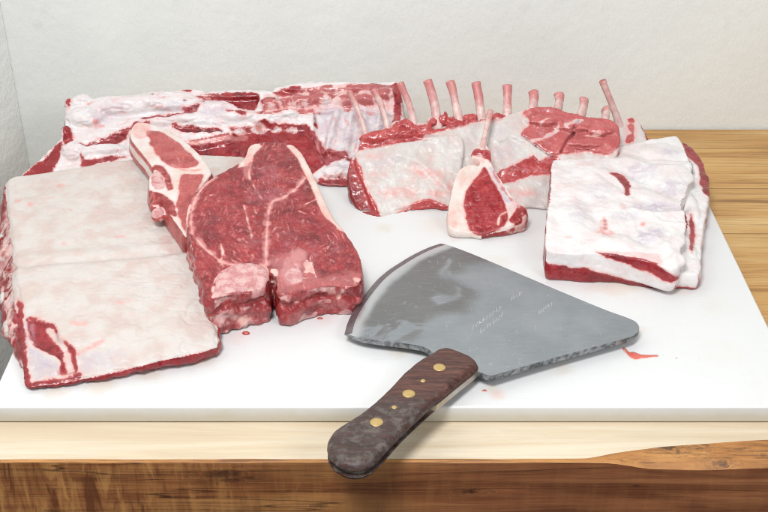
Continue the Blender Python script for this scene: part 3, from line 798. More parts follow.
# ---------------------------------------------------------------- pale chop under the steak
def make_left_chop():
    zf = plane(.076, 1.1, .085, -.24, -.03)
    top = [(138,122),(146,123),(158,126),(172,132),(185,141),(197,152),(208,165),(211,173),(203,184),(197,198),(194,214),(193,232),(186,236),
           (176,222),(166,208),(160,199),(152,194),(149,187),(150,176),(154,170),(148,160),(140,150),(133,141),(130,134),(133,126)]
    T = pxs(top, zf)
    s = Solid(); s.slab(T, zf, thick=.024, bulge=.001, sub=3, step=.007, inset=-.004)
    b = hit(156,208,zf); s.blob((b[0]+.002,b[1],b[2]-.009), (.009,.011,.008))
    b = hit(154,198,zf); s.blob((b[0]+.003,b[1],b[2]-.012), (.009,.009,.009))
    sk = s.melt(.0012, 6); N = sk.normals()
    g = (N[:,2] > .4).astype(float); side = N[:,2] < .45
    A = [(146,131),(158,131.5),(170,137),(182,146),(192,155),(198,163),(194,167),(176,168),(163,161),(154,150),(148,138)]
    B = [(181,175),(193,174),(203,175),(200,184),(195,200),(191,216),(187,232),(181,222),(177,208),(179,190)]
    dA = paint_poly(sk, 'lean', pxs(A, zf), gate=g); dB = paint_poly(sk, 'lean', pxs(B, zf), gate=g)
    disc = [(151,176),(156,171),(162,176),(165,185),(163,189),(155,189),(151,184)]
    dd = paint_poly(sk, 'bone', pxs(disc, zf), gate=g)
    for p in ([(150,170),(155,165),(163,167),(170,178),(172,188),(167,190),(165,178),(158,170)], [(147,190),(155,192),(166,195),(174,205),(176,216),(168,212),(160,202),(150,200)]):
        paint_poly(sk, 'gore', pxs(p, zf), gate=None, soft=1.5, val=1)
        paint_poly(sk, 'lean', pxs(p, zf))
    paint_line(sk, 'pink', pxs([(172,166),(185,170),(200,170)], zf), 2, 'soft')
    paint_poly(sk, 'pink', pxs([(135,122),(150,124),(150,134),(140,140),(132,134)], zf), soft=3, val=.7)
    z0 = np.array([zf(x, y) for x, y in sk.V[:,:2]])-sk.V[:,2]
    nearside = side & (N[:,1] < .1)
    rib = nearside & (sk.V[:,1] > hit(150,172,zf)[1])
    sk.A['lean'] = np.where(rib, np.clip(5*np.sin(z0*1000/24*2*math.pi*1.4+.6)+2*fbm(sk.V, 60, 2, 3), -9, 9), np.where(nearside, 3+6*fbm(sk.V, 70, 3, 2), sk.A['lean']))
    sk.A['gore'] = np.where(nearside & ~rib, np.maximum(sk.A['gore'], sstep(-.1, .5, fbm(sk.V, 80, 3, 4))), sk.A['gore'])
    sk.push(.0010*sstep(-1, 2, dA)*g+.0010*sstep(-1, 2, dB)*g+.0008*fbm(sk.V, 70, 3, 6))
    cls = np.zeros(len(sk.V), int); cls[sk.A['lean'] > 0] = 1; cls[sk.A['bone'] > 0] = 2
    kn = sk.V-np.array(hit(156,210,zf)); cls[(np.linalg.norm(kn, axis=1) < .013)] = 2
    sk.A['bone'] = np.where(np.linalg.norm(kn, axis=1) < .010, 4, sk.A['bone'])
    root = thing('pork_chop', 'small pale chop with white fat rim lying on the big slab beside the steak', 'chop', hit(165,180,zf)[:2]+(.056,), 'raw cuts on the board')
    build_parts(sk, root, m_pale, ('fat_rim','lean_meat','bone'), cls)
make_left_chop()

# ---------------------------------------------------------------- long loin at the back wall
def make_loin():
    zf = plane(.03, 1.344, .56)
    top = [(22,176),(33,166),(48,152),(58,140),(64,126),(65,112),(67,104),(76,101),(90,100),(96,101),(115,97),(135,93.5),(160,91),(188,88.5),(215,91),(245,93),(275,93),
           (300,89),(340,85),(370,82),(392,80),(399,83),(402,97),(403,115),(401,130),(392,144),(378,160),(362,176),(355,183),(340,183),(322,181),(314,173),
           (300,176),(260,178),(220,176),(170,178),(120,180),(70,182),(40,181)]
    T = pxs(top, zf)
    s = Solid(); s.slab(T, zf, bulge=.004, sub=3, step=.009)
    r2 = random.Random(3)
    def lump(px, py, up, r, rot=0.0):
        p = hit(px, py, zf); s.blob((p[0], p[1]+.004, p[2]+up-r[2]*.3), r, rot=rot)
    for px, py, r in ((70,107,(.010,.010,.010)),(82,103,(.014,.010,.008)),(66,135,(.009,.012,.012)),(85,118,(.03,.02,.014)),(120,107,(.05,.02,.014)),(165,103,(.06,.02,.013)),
                      (210,110,(.05,.012,.010)),(150,124,(.04,.010,.008)),(195,121,(.04,.009,.008)),(230,118,(.03,.010,.009)),(250,119,(.018,.008,.008)),(270,120,(.018,.008,.008)),
                      (288,117,(.016,.008,.008)),(270,106,(.018,.012,.010)),(300,104,(.020,.012,.011)),(322,101,(.018,.012,.011)),(345,102,(.018,.011,.010)),(366,101,(.018,.011,.010)),
                      (386,96,(.016,.011,.010)),(330,90,(.08,.012,.008)),(240,97,(.06,.012,.006)),(75,153,(.018,.018,.012)),(105,152,(.03,.008,.008)),(140,137,(.03,.006,.007)),
                      (262,124,(.012,.006,.006)),(210,125,(.03,.005,.005)),(336,175,(.022,.010,.008))):
        lump(px, py, .004, r, r2.uniform(-.05,.05))
    sk = s.melt(.0014, 14); N = sk.normals()
    g = (N[:,1] < .75).astype(float)
    def L(poly, **k): return paint_poly(sk, 'lean', pxs(poly, zf), warp=(2.0, 75), **k)
    red_top = L([(197,96.5),(212,98.5),(226,98),(241,96.5),(257,100),(259,103),(255,109),(241,111),(230,108),(222,102.5),(204,102)])
    purple = L([(140,121),(159,115.5),(179,114),(198,111),(197,114.5),(179,118.5),(159,122),(146,124.5)])
    streak = L([(172,125),(191,127),(212,127.5),(223,130),(208,132.5),(185,130.5)])
    cav = L([(230,126),(249,125),(265,123.5),(290,124),(305,125),(316,133),(326,148),(324,163),(305,176),(270,176),(230,168),(205,158),(186,149),(182,143),(206,142),(226,137),(231,132)])
    wedge = L([(80,149),(92,141),(109,136),(125,132),(132,130),(128,139),(109,146),(92,149)])
    L([(80,165),(83,160),(100,158),(124,155.5),(124,158.5),(102,161.5),(88,166)])
    tip = L([(21,178),(30,169),(43,160),(54,148),(61,142),(61,150),(57,160),(52,172),(45,180),(30,182)])
    L(ell(68,138.5,4.5,8.5)); L(ell(69,106,3,4)); L([(80,158),(84,159),(87,165),(82,166)])
    L([(347,91.5),(371,88),(394,83),(399,85),(399,92),(373,93),(350,96)]); L([(392,84),(401,84),(403,115),(399,122),(392,119),(393,100)])
    L([(275,93),(285,91),(300,91),(300,94),(285,96),(276,97)])
    for e in ((300,104,8,3.5),(318,101,7,3.5),(332,100,5,3),(346,103,6,3),(365,103,9,3.5),(383,97,7,4.5),(280,113,8,2.5),(268,117,5,2),(267,107,6,3),(286,103,6,3.5),(241,117,5,2.2),(186,90,5,1.6),(165,106,1.5,1.5),(310,112,5,2)):
        L(ell(*e))
    dpur = L([(317,151),(329,148),(344,151),(350,155),(336,159),(327,163),(318,162)])
    L([(320,178),(330,180),(355,180),(356,186),(320,185)])
    r3 = random.Random(21)
    for k in range(18):
        px, py = r3.uniform(80, 300), r3.uniform(97, 135)
        ln = r3.uniform(5, 22); sl = r3.uniform(-.12, .02)
        paint_line(sk, r3.choice(['pink','pink','film','gore']), pxs([(px,py),(px+ln*.5,py+ln*.5*sl+r3.uniform(-1,1)),(px+ln,py+ln*sl)], zf), r3.uniform(.2,1.3), 'soft', warp=3)
    for l, w in (([(204,97),(225,98),(245,96)],.6), ([(150,119),(175,116),(200,111.5)],1.0), ([(228,116),(250,118),(262,116)],.7), ([(262,112),(275,109),(292,110),(310,106)],1.0), ([(280,100),(300,98),(330,95),(350,94)],.8), ([(185,141),(205,139),(228,134)],1.2), ([(120,131),(135,128),(150,127)],.9)):
        paint_line(sk, 'lean', pxs(l, zf), w, 'add', warp=2.5)
    # broken red and pale patches through the backbone row
    bk = sstep(0, 4, sd_poly(sk.V[:,:2], np.array(pxs([(262,98),(300,92),(395,84),(395,118),(345,112),(300,116),(262,122)], zf))[:,:2])*1000)
    sk.A['lean'] = np.where(bk > .5, np.maximum(sk.A['lean'], 9*fbm(sk.V, 62, 4, 91)-1.2), sk.A['lean'])
    sk.A['pink'] = np.maximum(sk.A['pink'], bk*.55)
    for p in ([(318,108),(350,106),(392,112),(394,128),(372,138),(357,152),(352,172),(330,168),(316,152),(312,125)], ell(97,122,9,4), ell(110,116,14,3)):
        paint_poly(sk, 'film', pxs(p, zf), soft=6, val=.55)
    paint_poly(sk, 'film', pxs([(136,124),(160,112),(200,108),(230,112),(225,120),(190,120),(150,126)], zf), soft=4, val=.5)
    paint_poly(sk, 'gore', pxs([(236,132),(262,126),(300,128),(312,140),(300,150),(262,152),(240,146)], zf), soft=6, val=.45)
    paint_poly(sk, 'gore', pxs([(22,180),(40,163),(56,150),(58,158),(50,176)], zf), soft=3, val=.8)
    paint_line(sk, 'gore', pxs([(312,146),(322,152),(336,153),(350,158)], zf), 2.0, 'soft', warp=3)
    paint_line(sk, 'gore', pxs([(313,112),(316,125),(314,140)], zf), 1.2, 'soft', warp=3)
    crev = np.exp(-(fbm(sk.V*np.array([.4,1,1]), 60, 3, 33)/.05)**2)*sstep(0, .3, fbm(sk.V, 25, 2, 44))
    sk.A['pink'] = np.maximum(sk.A['pink'], crev*.45)
    for a in ([(322,110),(328,130),(322,152)],[(333,112),(336,135),(330,156)],[(343,112),(350,130),(344,150)],[(356,115),(360,132),(354,150)],[(318,120),(317,140),(322,160)]):
        paint_line(sk, 'pink', pxs(a, zf), 1.0, 'soft', warp=2.5)
    for e in ((240,130,7,2.5),(258,128,8,2.5),(276,127,6,2.5),(291,128,6,3),(250,124,6,2)):
        paint_poly(sk, 'lean', pxs(ell(*e), zf), mode='cut', warp=(1.5,80))
    paint_line(sk, 'pink', pxs([(188,143),(212,140),(228,137),(245,135)], zf), 3.0, 'soft')
    paint_line(sk, 'dark', pxs([(176,127.5),(192,129.5),(210,130),(222,131)], zf), 1.0, 'soft')
    paint_line(sk, 'dark', pxs([(62,118),(64,126),(62,134)], zf), 1.5, 'soft')
    sk.A['dark'] = np.maximum(sk.A['dark'], .5*sstep(0, 3, purple))
    paint_line(sk, 'dark', pxs([(205,147),(207,153),(230,156)], zf), 1.0, 'soft')
    # ribs showing through the membrane as low ridges
    ridge = 0
    for a, b in (((338,108),(326,150)),((352,108),(346,150)),((366,108),(358,145)),((380,110),(376,138))):
        ridge = ridge+np.exp(-(d_line(sk.V[:,:2], np.array(pxs([a, b], zf))[:,:2])*1000/4.5)**2)
    mem = sstep(0, 4, sd_poly(sk.V[:,:2], np.array(pxs([(314,112),(350,108),(396,114),(394,135),(372,144),(356,165),(326,168),(312,140)], zf))[:,:2])*1000)
    h = -.007*sstep(-3, 9, cav)-.005*mem+.0060*ridge*mem-.003*sstep(-1, 3, purple)-.004*sstep(-1, 2, streak)-.0025*sstep(-1, 4, wedge)-.001*sstep(-1, 3, red_top)
    sk.push(h, N)
    N = sk.normals()
    fatg = sstep(1, -2, sk.A['lean'])
    sk.push((.0034*fbm(sk.V*np.array([.35,1,1]), 50, 3, 7)+.0011*fbm(sk.V, 150, 3, 8))*(.45+.55*fatg)-.0014*np.exp(-(fbm(sk.V*np.array([.4,1,1]), 60, 3, 33)/.07)**2)*fatg, N)
    sk.relax(1)
    cls = np.zeros(len(sk.V), int); cls[sk.A['lean'] > 0] = 1; cls[bk > .5] = 2; cls[(mem > .5) & (bk < .5)] = 3; cls[cav > 0] = 4
    root = thing('whole_loin', 'long raw loin lying along the back wall, white fat above an open red cavity', 'meat', hit(230,160,zf)[:2]+(.0206,), 'raw cuts on the board')
    build_parts(sk, root, m_loin, ('fat_layer','lean_meat','backbone','rib_membrane','tenderloin_muscle'), cls)
make_loin()

# ---------------------------------------------------------------- ribs shared by rack and chops
def rib_material():
    t = NT('rib_bone')
    z = t.attr('tip'); n1 = t.noise(90, 4, .6); n2 = t.noise(300, 4, .6, t.map((1,1,.35)))
    col = t.mix(t.rng(n1, .35, .65), (.68,.53,.49), (.58,.35,.33))
    capm = t.rng(z, 1.5, 1.9)
    col = t.mix(t.math('MULTIPLY', t.rng(t.math('ADD', z, t.math('MULTIPLY', t.noise(70, 5, .68, t.map((1,1,.6))), 1.5)), 1.15, 1.75), .75), col, (.50,.115,.11))
    col = t.mix(t.math('MULTIPLY', t.rng(t.noise(45, 5, .65, t.map((1,1,.5))), .52, .66), .55), col, (.52,.22,.20))
    col = t.mix(capm, col, t.mix(n2, (.22,.02,.02), (.50,.20,.17)))
    col = t.mix(t.math('MULTIPLY', t.rng(n2, .55, .72), .5), col, (.48,.18,.17))
    return t.fin(col, .42, t.bump(n2, .5, .0008), **{'Subsurface Weight': .08, 'Subsurface Radius': (.004,.002,.0015), 'Subsurface Scale': .5})
m_rib = rib_material()
def rib(parent, base, tip, r0, r1, bend=(0,0,0), redden=0.0, squash=.8, seed=0, name='rib_bone'):
    b = np.array(base); t = np.array(tip); bd = np.array(bend)
    pts = [b, b*.66+t*.34+bd, b*.33+t*.67+bd, t]
    V, F = tube_mesh(pts, [r0*1.02, r0*.95, r1*.90, r1*.94, r1*1.0], 20, squash)
    V = np.array(V); c = V.mean(0)
    d = t-b; L = np.linalg.norm(d); k = ((V-b)@d)/L/L
    ax = b+np.outer(k, d)+0
    rad = V-ax; rad /= np.maximum(np.linalg.norm(rad, axis=1), 1e-9)[:,None]
    V = V+rad*(.0011*fbm(V*np.array([1,1,.6])+seed, 95, 3, seed))[:,None]
    me = mesh_from(name, V, F); fix_normals(me)
    a = me.attributes.new('tip', 'FLOAT', 'POINT')
    a.data.foreach_set('value', np.where(k > 1.003, 2.0, np.clip(k*(.62+redden), 0, 1.3)).astype(np.float32))
    return link(name, me, m_rib, parent)

# ---------------------------------------------------------------- rack of ribs
RACK_Y0, RACK_Z0, RACK_C = 1.278, .027, .86
zrack = plane(RACK_Z0, RACK_Y0, RACK_C)
def make_rack():
    zf = zrack
    top = [(357,149),(360,141),(372,135),(395,130),(418,132),(432,131),(448,126),(470,121),(486,118),(505,115),(518,110),(535,107),(550,108),(562,111),(577,114),(592,118),(606,119),(616,124),
           (620,140),(614,160),(602,182),(578,202),(548,207),(530,204),(510,205),(490,210),(466,216),(452,210),(442,210),(431,205),(412,210),(394,219),(379,227),(363,213),(352,196),(348,168)]
    T = pxs(top, zf)
    s = Solid(); s.slab(T, zf, bulge=.002, sub=3, step=.008)
    zfl = lambda x, y: zf(x, y)+.0055
    flap = [(355,152),(364,149),(385,145),(409.5,140.5),(431,138),(450,134),(462,136),(464,150),(460,175),(455,196),(448,208),(437,205.5),(429,200.6),(416,204),(396,209),(377,214),(366.5,191),(356,164)]
    s.slab(pxs(flap, zfl), zfl, thick=.0065, bulge=.0, sub=2, step=.008, rows=2)
    def lump(px, py, r, up=0.0, back=.004):
        p = hit(px, py, zf); s.blob((p[0], p[1]+back, p[2]+up), r)
    for px, py, r in ((400,126,(.012,.008,.006)),(407,125,(.010,.008,.007)),(433,122,(.007,.007,.006)),(443,121,(.006,.006,.008)),(446,117,(.004,.005,.009)),(451,122,(.006,.006,.008)),(468,119,(.008,.006,.006)),(474,118,(.006,.006,.006)),(497,118,(.010,.007,.005)),(455,125,(.012,.008,.006)),(418,129,(.02,.01,.007)),
                      (375,138,(.022,.010,.009)),(398,134,(.03,.010,.009)),(430,134,(.03,.008,.006)),
                      (545,120,(.03,.014,.007)),(575,126,(.03,.014,.008)),(600,130,(.02,.014,.008)),(585,143,(.03,.012,.006))):
        lump(px, py, r, -r[2]*.25)
    sk = s.melt(.0013, 4); N = sk.normals()
    dep = zf(sk.V[:,0], sk.V[:,1])-sk.V[:,2]
    g = (N[:,2] > .15).astype(float); side = (N[:,2] < .35) & (dep > .003)
    def Ln(poly, **k): return paint_poly(sk, 'lean', pxs(poly, zf), **k)
    strip = Ln([(354,145),(361,136),(374,132),(388,127),(402,119),(416,126),(430,122),(437,113),(450,112),(458,119),(468,111),(480,116),(496,112),(505,115),(500,119),(476,121.5),(466,125),(450,130),(435,135),(420,139),(400,143),(362,149.5),(356,151)], mode='max')
    patch = Ln([(523,113),(530,107),(545,104),(566,110),(590,116),(616,120),(622,140),(612,153),(596,153),(580,152),(563,154),(551,156),(541,149),(529,141),(521,135),(530,124),(527,117)])
    band = Ln([(478,188),(490,181),(500,170),(519,163),(534,156),(540,160),(550,155),(560,158),(556,172),(532,176),(514,182),(500,184),(486,193)])
    Ln([(344,163),(356,161),(367,190),(378,214),(381,217),(379,229),(360,214),(346,196)], warp=(1.5,70))
    paint_poly(sk, 'dark', pxs([(344,168),(352,165),(363,192),(374,218),(379,229),(360,214),(346,196)], zf), soft=3, val=.45)
    paint_poly(sk, 'gore', pxs([(344,163),(354,163),(365,192),(377,216),(379,229),(360,214),(346,196)], zf), soft=3, val=.8)
    sk.A['pink'] = np.maximum(sk.A['pink'], .38*sstep(-1, 3, patch))
    for w, l in ((1.9,[(532,141),(544,138),(558,130)]),(2.4,[(566,130),(574,126),(581,123)]),(1.0,[(533,121),(541,117)]),(.8,[(540,128),(552,123)]),(.9,[(585,137),(600,139)])):
        paint_line(sk, 'lean', pxs(l, zf), w)
    paint_line(sk, 'dark', pxs([(561,151),(566,142),(574,133)], zf), .8, 'soft')
    paint_line(sk, 'dark', pxs([(522,136),(530,142),(541,150),(552,157)], zf), .4, 'soft')
    under = Ln([(398,217),(412,207),(429,203),(441,207),(448,211),(440,213),(414,214)])
    for e, v in (((425,177,12,4),.7),((398,196,22,5),.7),((372,160,12,4),.4),((413,173,10,3),.5),((437,198,9,5),.8),((440,182,6,10),.6),((520,193,18,5),.7),((470,178,10,4),.6),((505,200,14,3),.5),((450,190,5,8),.7),((380,178,10,3),.3)):
        paint_poly(sk, 'pink', pxs(ell(*e), zf), soft=4, val=v, gate=g)
    for e, v in (((420,146,20,4),.35),((385,165,14,8),.3),((505,150,14,8),.35),((495,132,10,5),.3),((545,137,8,3),.6),((574,126,8,4),.6)):
        paint_poly(sk, 'film', pxs(ell(*e), zf), soft=5, val=v, gate=g)
    sk.A['lean'] = np.where(side, 3+5*fbm(sk.V, 60, 3, 5), sk.A['lean'])
    ls = side & (N[:,0] < -.2); sk.A['gore'] = np.where(ls, .8, 0)
    h = .0016*sstep(-1, 3, patch)-.0014*sstep(-1, 3, band)
    # edge of the loose fat flap and long soft folds
    fold = 0
    for l, wd, am in (([(396,158),(420,166),(438,182),(450,196)], 4, .0022), ([(500,140),(512,136),(528,143)], 3, .0018), ([(360,170),(380,160),(400,160)], 6, .0016), ([(505,172),(530,160)], 3, .001)):
        fold = fold+am*np.exp(-(d_line(sk.V[:,:2], smooth_loop(np.array(pxs(l, zf))[:,:2], 4, False))*1000/wd)**2)
    cr = .004*np.exp(-(d_line(sk.V[:,:2], np.array(pxs([(561,152),(566,142),(574,133),(580,124)], zf))[:,:2])*1000/1.6)**2)
    sk.push((h+fold-cr)*g, N)
    scrap = sstep(-2, 1, strip)*sstep(.080, .100, sk.V[:,2])
    sk.push(.0020*fbm(sk.V, 40, 3, 7)+.0010*fbm(sk.V, 130, 3, 8)+scrap*.0034*fbm(sk.V, 170, 3, 18))
    cls = np.zeros(len(sk.V), int); cls[sk.A['lean'] > 0] = 1; cls[(patch > 0)] = 2
    root = thing('rib_rack', 'rack of raw ribs with a row of bare bones upright behind a white fat flap', 'rib rack', hit(490,170,zf)[:2]+(.0206,), 'raw cuts on the board')
    build_parts(sk, root, m_rack, ('fat_flap','lean_meat','muscle_patch'), cls)
    R = [((366.5,135),(349,91),5.4,5.6,.3),((389,131),(373,89.5),5.8,6,.25),((416.5,133),(400,83),7,6.6,.55),((438.6,126),(427.5,80.5),8.6,8.6,.42),((460,124),(450,81.5),8.4,8.2,.45),
         ((482.5,121),(476,82.5),8.2,8.2,.72),((507,120),(507,85.5),8.4,8.4,.5),((531.5,112),(533,92),8.8,9.2,.55),((556,112),(559,94.5),9.2,9.2,.45),((580,117),(584,99.5),9.6,9.4,.35),((605,123),(606,110),10,10,.2)]
    for i, (b, t, w0, w1, red) in enumerate(R):
        pb = hit(b[0], b[1]+2, zf); pb = (pb[0], pb[1]+.004, pb[2]-.004)
        yb = pb[1]+.012+.010
        pt = at_y(t[0], t[1], yb+.012)
        sc = pt[1]/0.92/FPX*1.12
        bend = (.0015+.001*math.sin(i), .002, .001)
        rib(root, pb, pt, w0*sc*.5, w1*sc*.5, bend, red, .78, i)
make_rack()

# ---------------------------------------------------------------- single chops
def make_front_chop():
    zf = plane(.036, 1.213, .64)
    top = [(479,165),(470,164),(461,168),(455,178),(451,194),(448,212),(449,226),(456,231),(470,232),(481,234),(493,230),(505,227.5),(517,222),(526,217),(527,209),(521,205),(514,199),(507,189),(501,180),(495,170),(491,160),(490,151),(487,145),(480,145),(472,152),(472,157),(479,159)]
    T = pxs(top, zf)
    s = Solid(); s.slab(T, zf, thick=.021, bulge=.0015, sub=3, step=.006)
    p = hit(522,213,zf); s.blob((p[0],p[1],p[2]-.004), (.007,.008,.009))
    p = hit(481,152,zf); s.blob((p[0],p[1],p[2]-.004), (.011,.007,.007))
    sk = s.melt(.0010, 5); N = sk.normals()
    g = (N[:,2] > .25).astype(float); side = N[:,2] < .2
    eye = [(484,167),(476,178),(467,192),(464,206),(466,219),(471,231),(482,235),(494,231),(503,227),(509,216),(504,202),(499,191),(493,181),(488,173)]
    de = paint_poly(sk, 'lean', pxs(eye, zf), gate=g)
    knob = paint_poly(sk, 'lean', pxs([(470,156),(474,150),(488,150),(491,153),(491,163),(488,160),(480,157)], zf), gate=g)
    paint_poly(sk, 'lean', pxs([(509,221),(513,212),(520,205),(527,209),(527,217),(516,223)], zf), gate=None)
    paint_poly(sk, 'gore', pxs([(509,221),(515,210),(521,206),(527,209),(526,217),(516,223)], zf), soft=1.5, val=.9)
    paint_line(sk, 'lean', pxs([(490,166),(495,180),(503,195),(510,206),(512,212)], zf), 1.7)
    paint_line(sk, 'lean', pxs([(498,224),(500,216),(507,212)], zf), 1.1)
    paint_line(sk, 'film', pxs([(491,168),(496,181),(504,195),(512,207)], zf), 3.0, 'soft')
    bl = pxs([(492,160),(494,172),(500,184),(509,197),(519,206)], zf)
    paint_line(sk, 'bone', bl, 1.6, 'add')
    paint_poly(sk, 'pink', pxs(ell(453,220,4,8), zf), soft=3, val=.7, gate=g); paint_poly(sk, 'pink', pxs(ell(462,180,4,8), zf), soft=3, val=.3, gate=g)
    paint_poly(sk, 'pink', pxs(ell(478,161,7,3), zf), soft=3, val=.7)
    sk.A['lean'] = np.where(side & (N[:,0] > .1), 2+6*fbm(sk.V, 70, 3, 4), sk.A['lean'])
    sk.A['gore'] = np.where(side & (N[:,0] > .1), .5, sk.A['gore'])
    sk.push(.0009*sstep(-1, 2, de)*g+.0008*fbm(sk.V, 70, 3, 3)+.0005*fbm(sk.V, 190, 3, 5))
    cls = np.zeros(len(sk.V), int); cls[sk.A['lean'] > 0] = 1; cls[sk.A['bone'] > 0] = 2
    root = thing('rib_chop', 'single small rib chop with dark red eye propped against the front of the rack', 'chop', hit(485,222,zf)[:2]+(.0206,), 'raw cuts on the board')
    build_parts(sk, root, m_chop, ('fat_rim','lean_meat','backbone'), cls)
    pb = hit(481.5,155,zf); pb = (pb[0], pb[1], pb[2]-.003)
    pt = hit(490.5,111,plane(.036, 1.213, .60))
    rib(root, pb, pt, 7.6/2*1.45/FPX, 5.8/2*1.48/FPX, (-.001,0,0), .12, .95, 31)
make_front_chop()

def make_back_chop():
    zf = plane(.069, 1.388, .62)
    top = [(612,122),(616,118),(624,117),(632,117.5),(637,119),(642,126),(646,133),(649,140),(650,147),(640,152),(622,152),(617,145),(614,138),(611,130)]
    T = pxs(top, zf)
    s = Solid(); s.slab(T, zf, thick=.024, bulge=.002, sub=3, step=.006)
    lo = hit(630,146,zf); s.tube([(lo[0],lo[1]+.010,lo[2]-.006),(lo[0]+.004,lo[1]+.014,.036)], [.014,.016])
    sk = s.melt(.0011, 5); N = sk.normals(); g = (N[:,2] > .2).astype(float)
    for p in ([(626,118),(632,117),(635,120),(634,123),(628,122)], [(627,125),(633,124),(634,133),(633,141),(627,143),(626,137),(631,133)], [(642,124),(647,130),(652,140),(650,144),(646,138)], [(610,130),(614,129),(615,136),(611,137)]):
        paint_poly(sk, 'lean', pxs(p, zf), gate=None)
    paint_poly(sk, 'dark', pxs([(640,122),(646,128),(652,140),(650,146),(644,134)], zf), soft=1.5, val=.7)
    paint_poly(sk, 'pink', pxs(ell(631,130,8,10), zf), soft=4, val=.45)
    sk.push(.0012*fbm(sk.V, 90, 3, 3))
    cls = np.zeros(len(sk.V), int); cls[sk.A['lean'] > 0] = 1
    root = thing('rib_chop', 'rib chop with the longest bare bone at the far right end of the rack', 'chop', (lo[0], lo[1]+.014, .0206), 'raw cuts on the board')
    build_parts(sk, root, m_rack, ('fat_rim','lean_meat'), cls)
    pb = hit(621,124,zf); pb = (pb[0], pb[1], pb[2]-.006)
    pt = at_y(602.5,80.5,pb[1]+.012)
    rib(root, pb, pt, 7.6/2*1.5/FPX, 7.2/2*1.5/FPX, (.0005,0,0), .30, .9, 47)
make_back_chop()

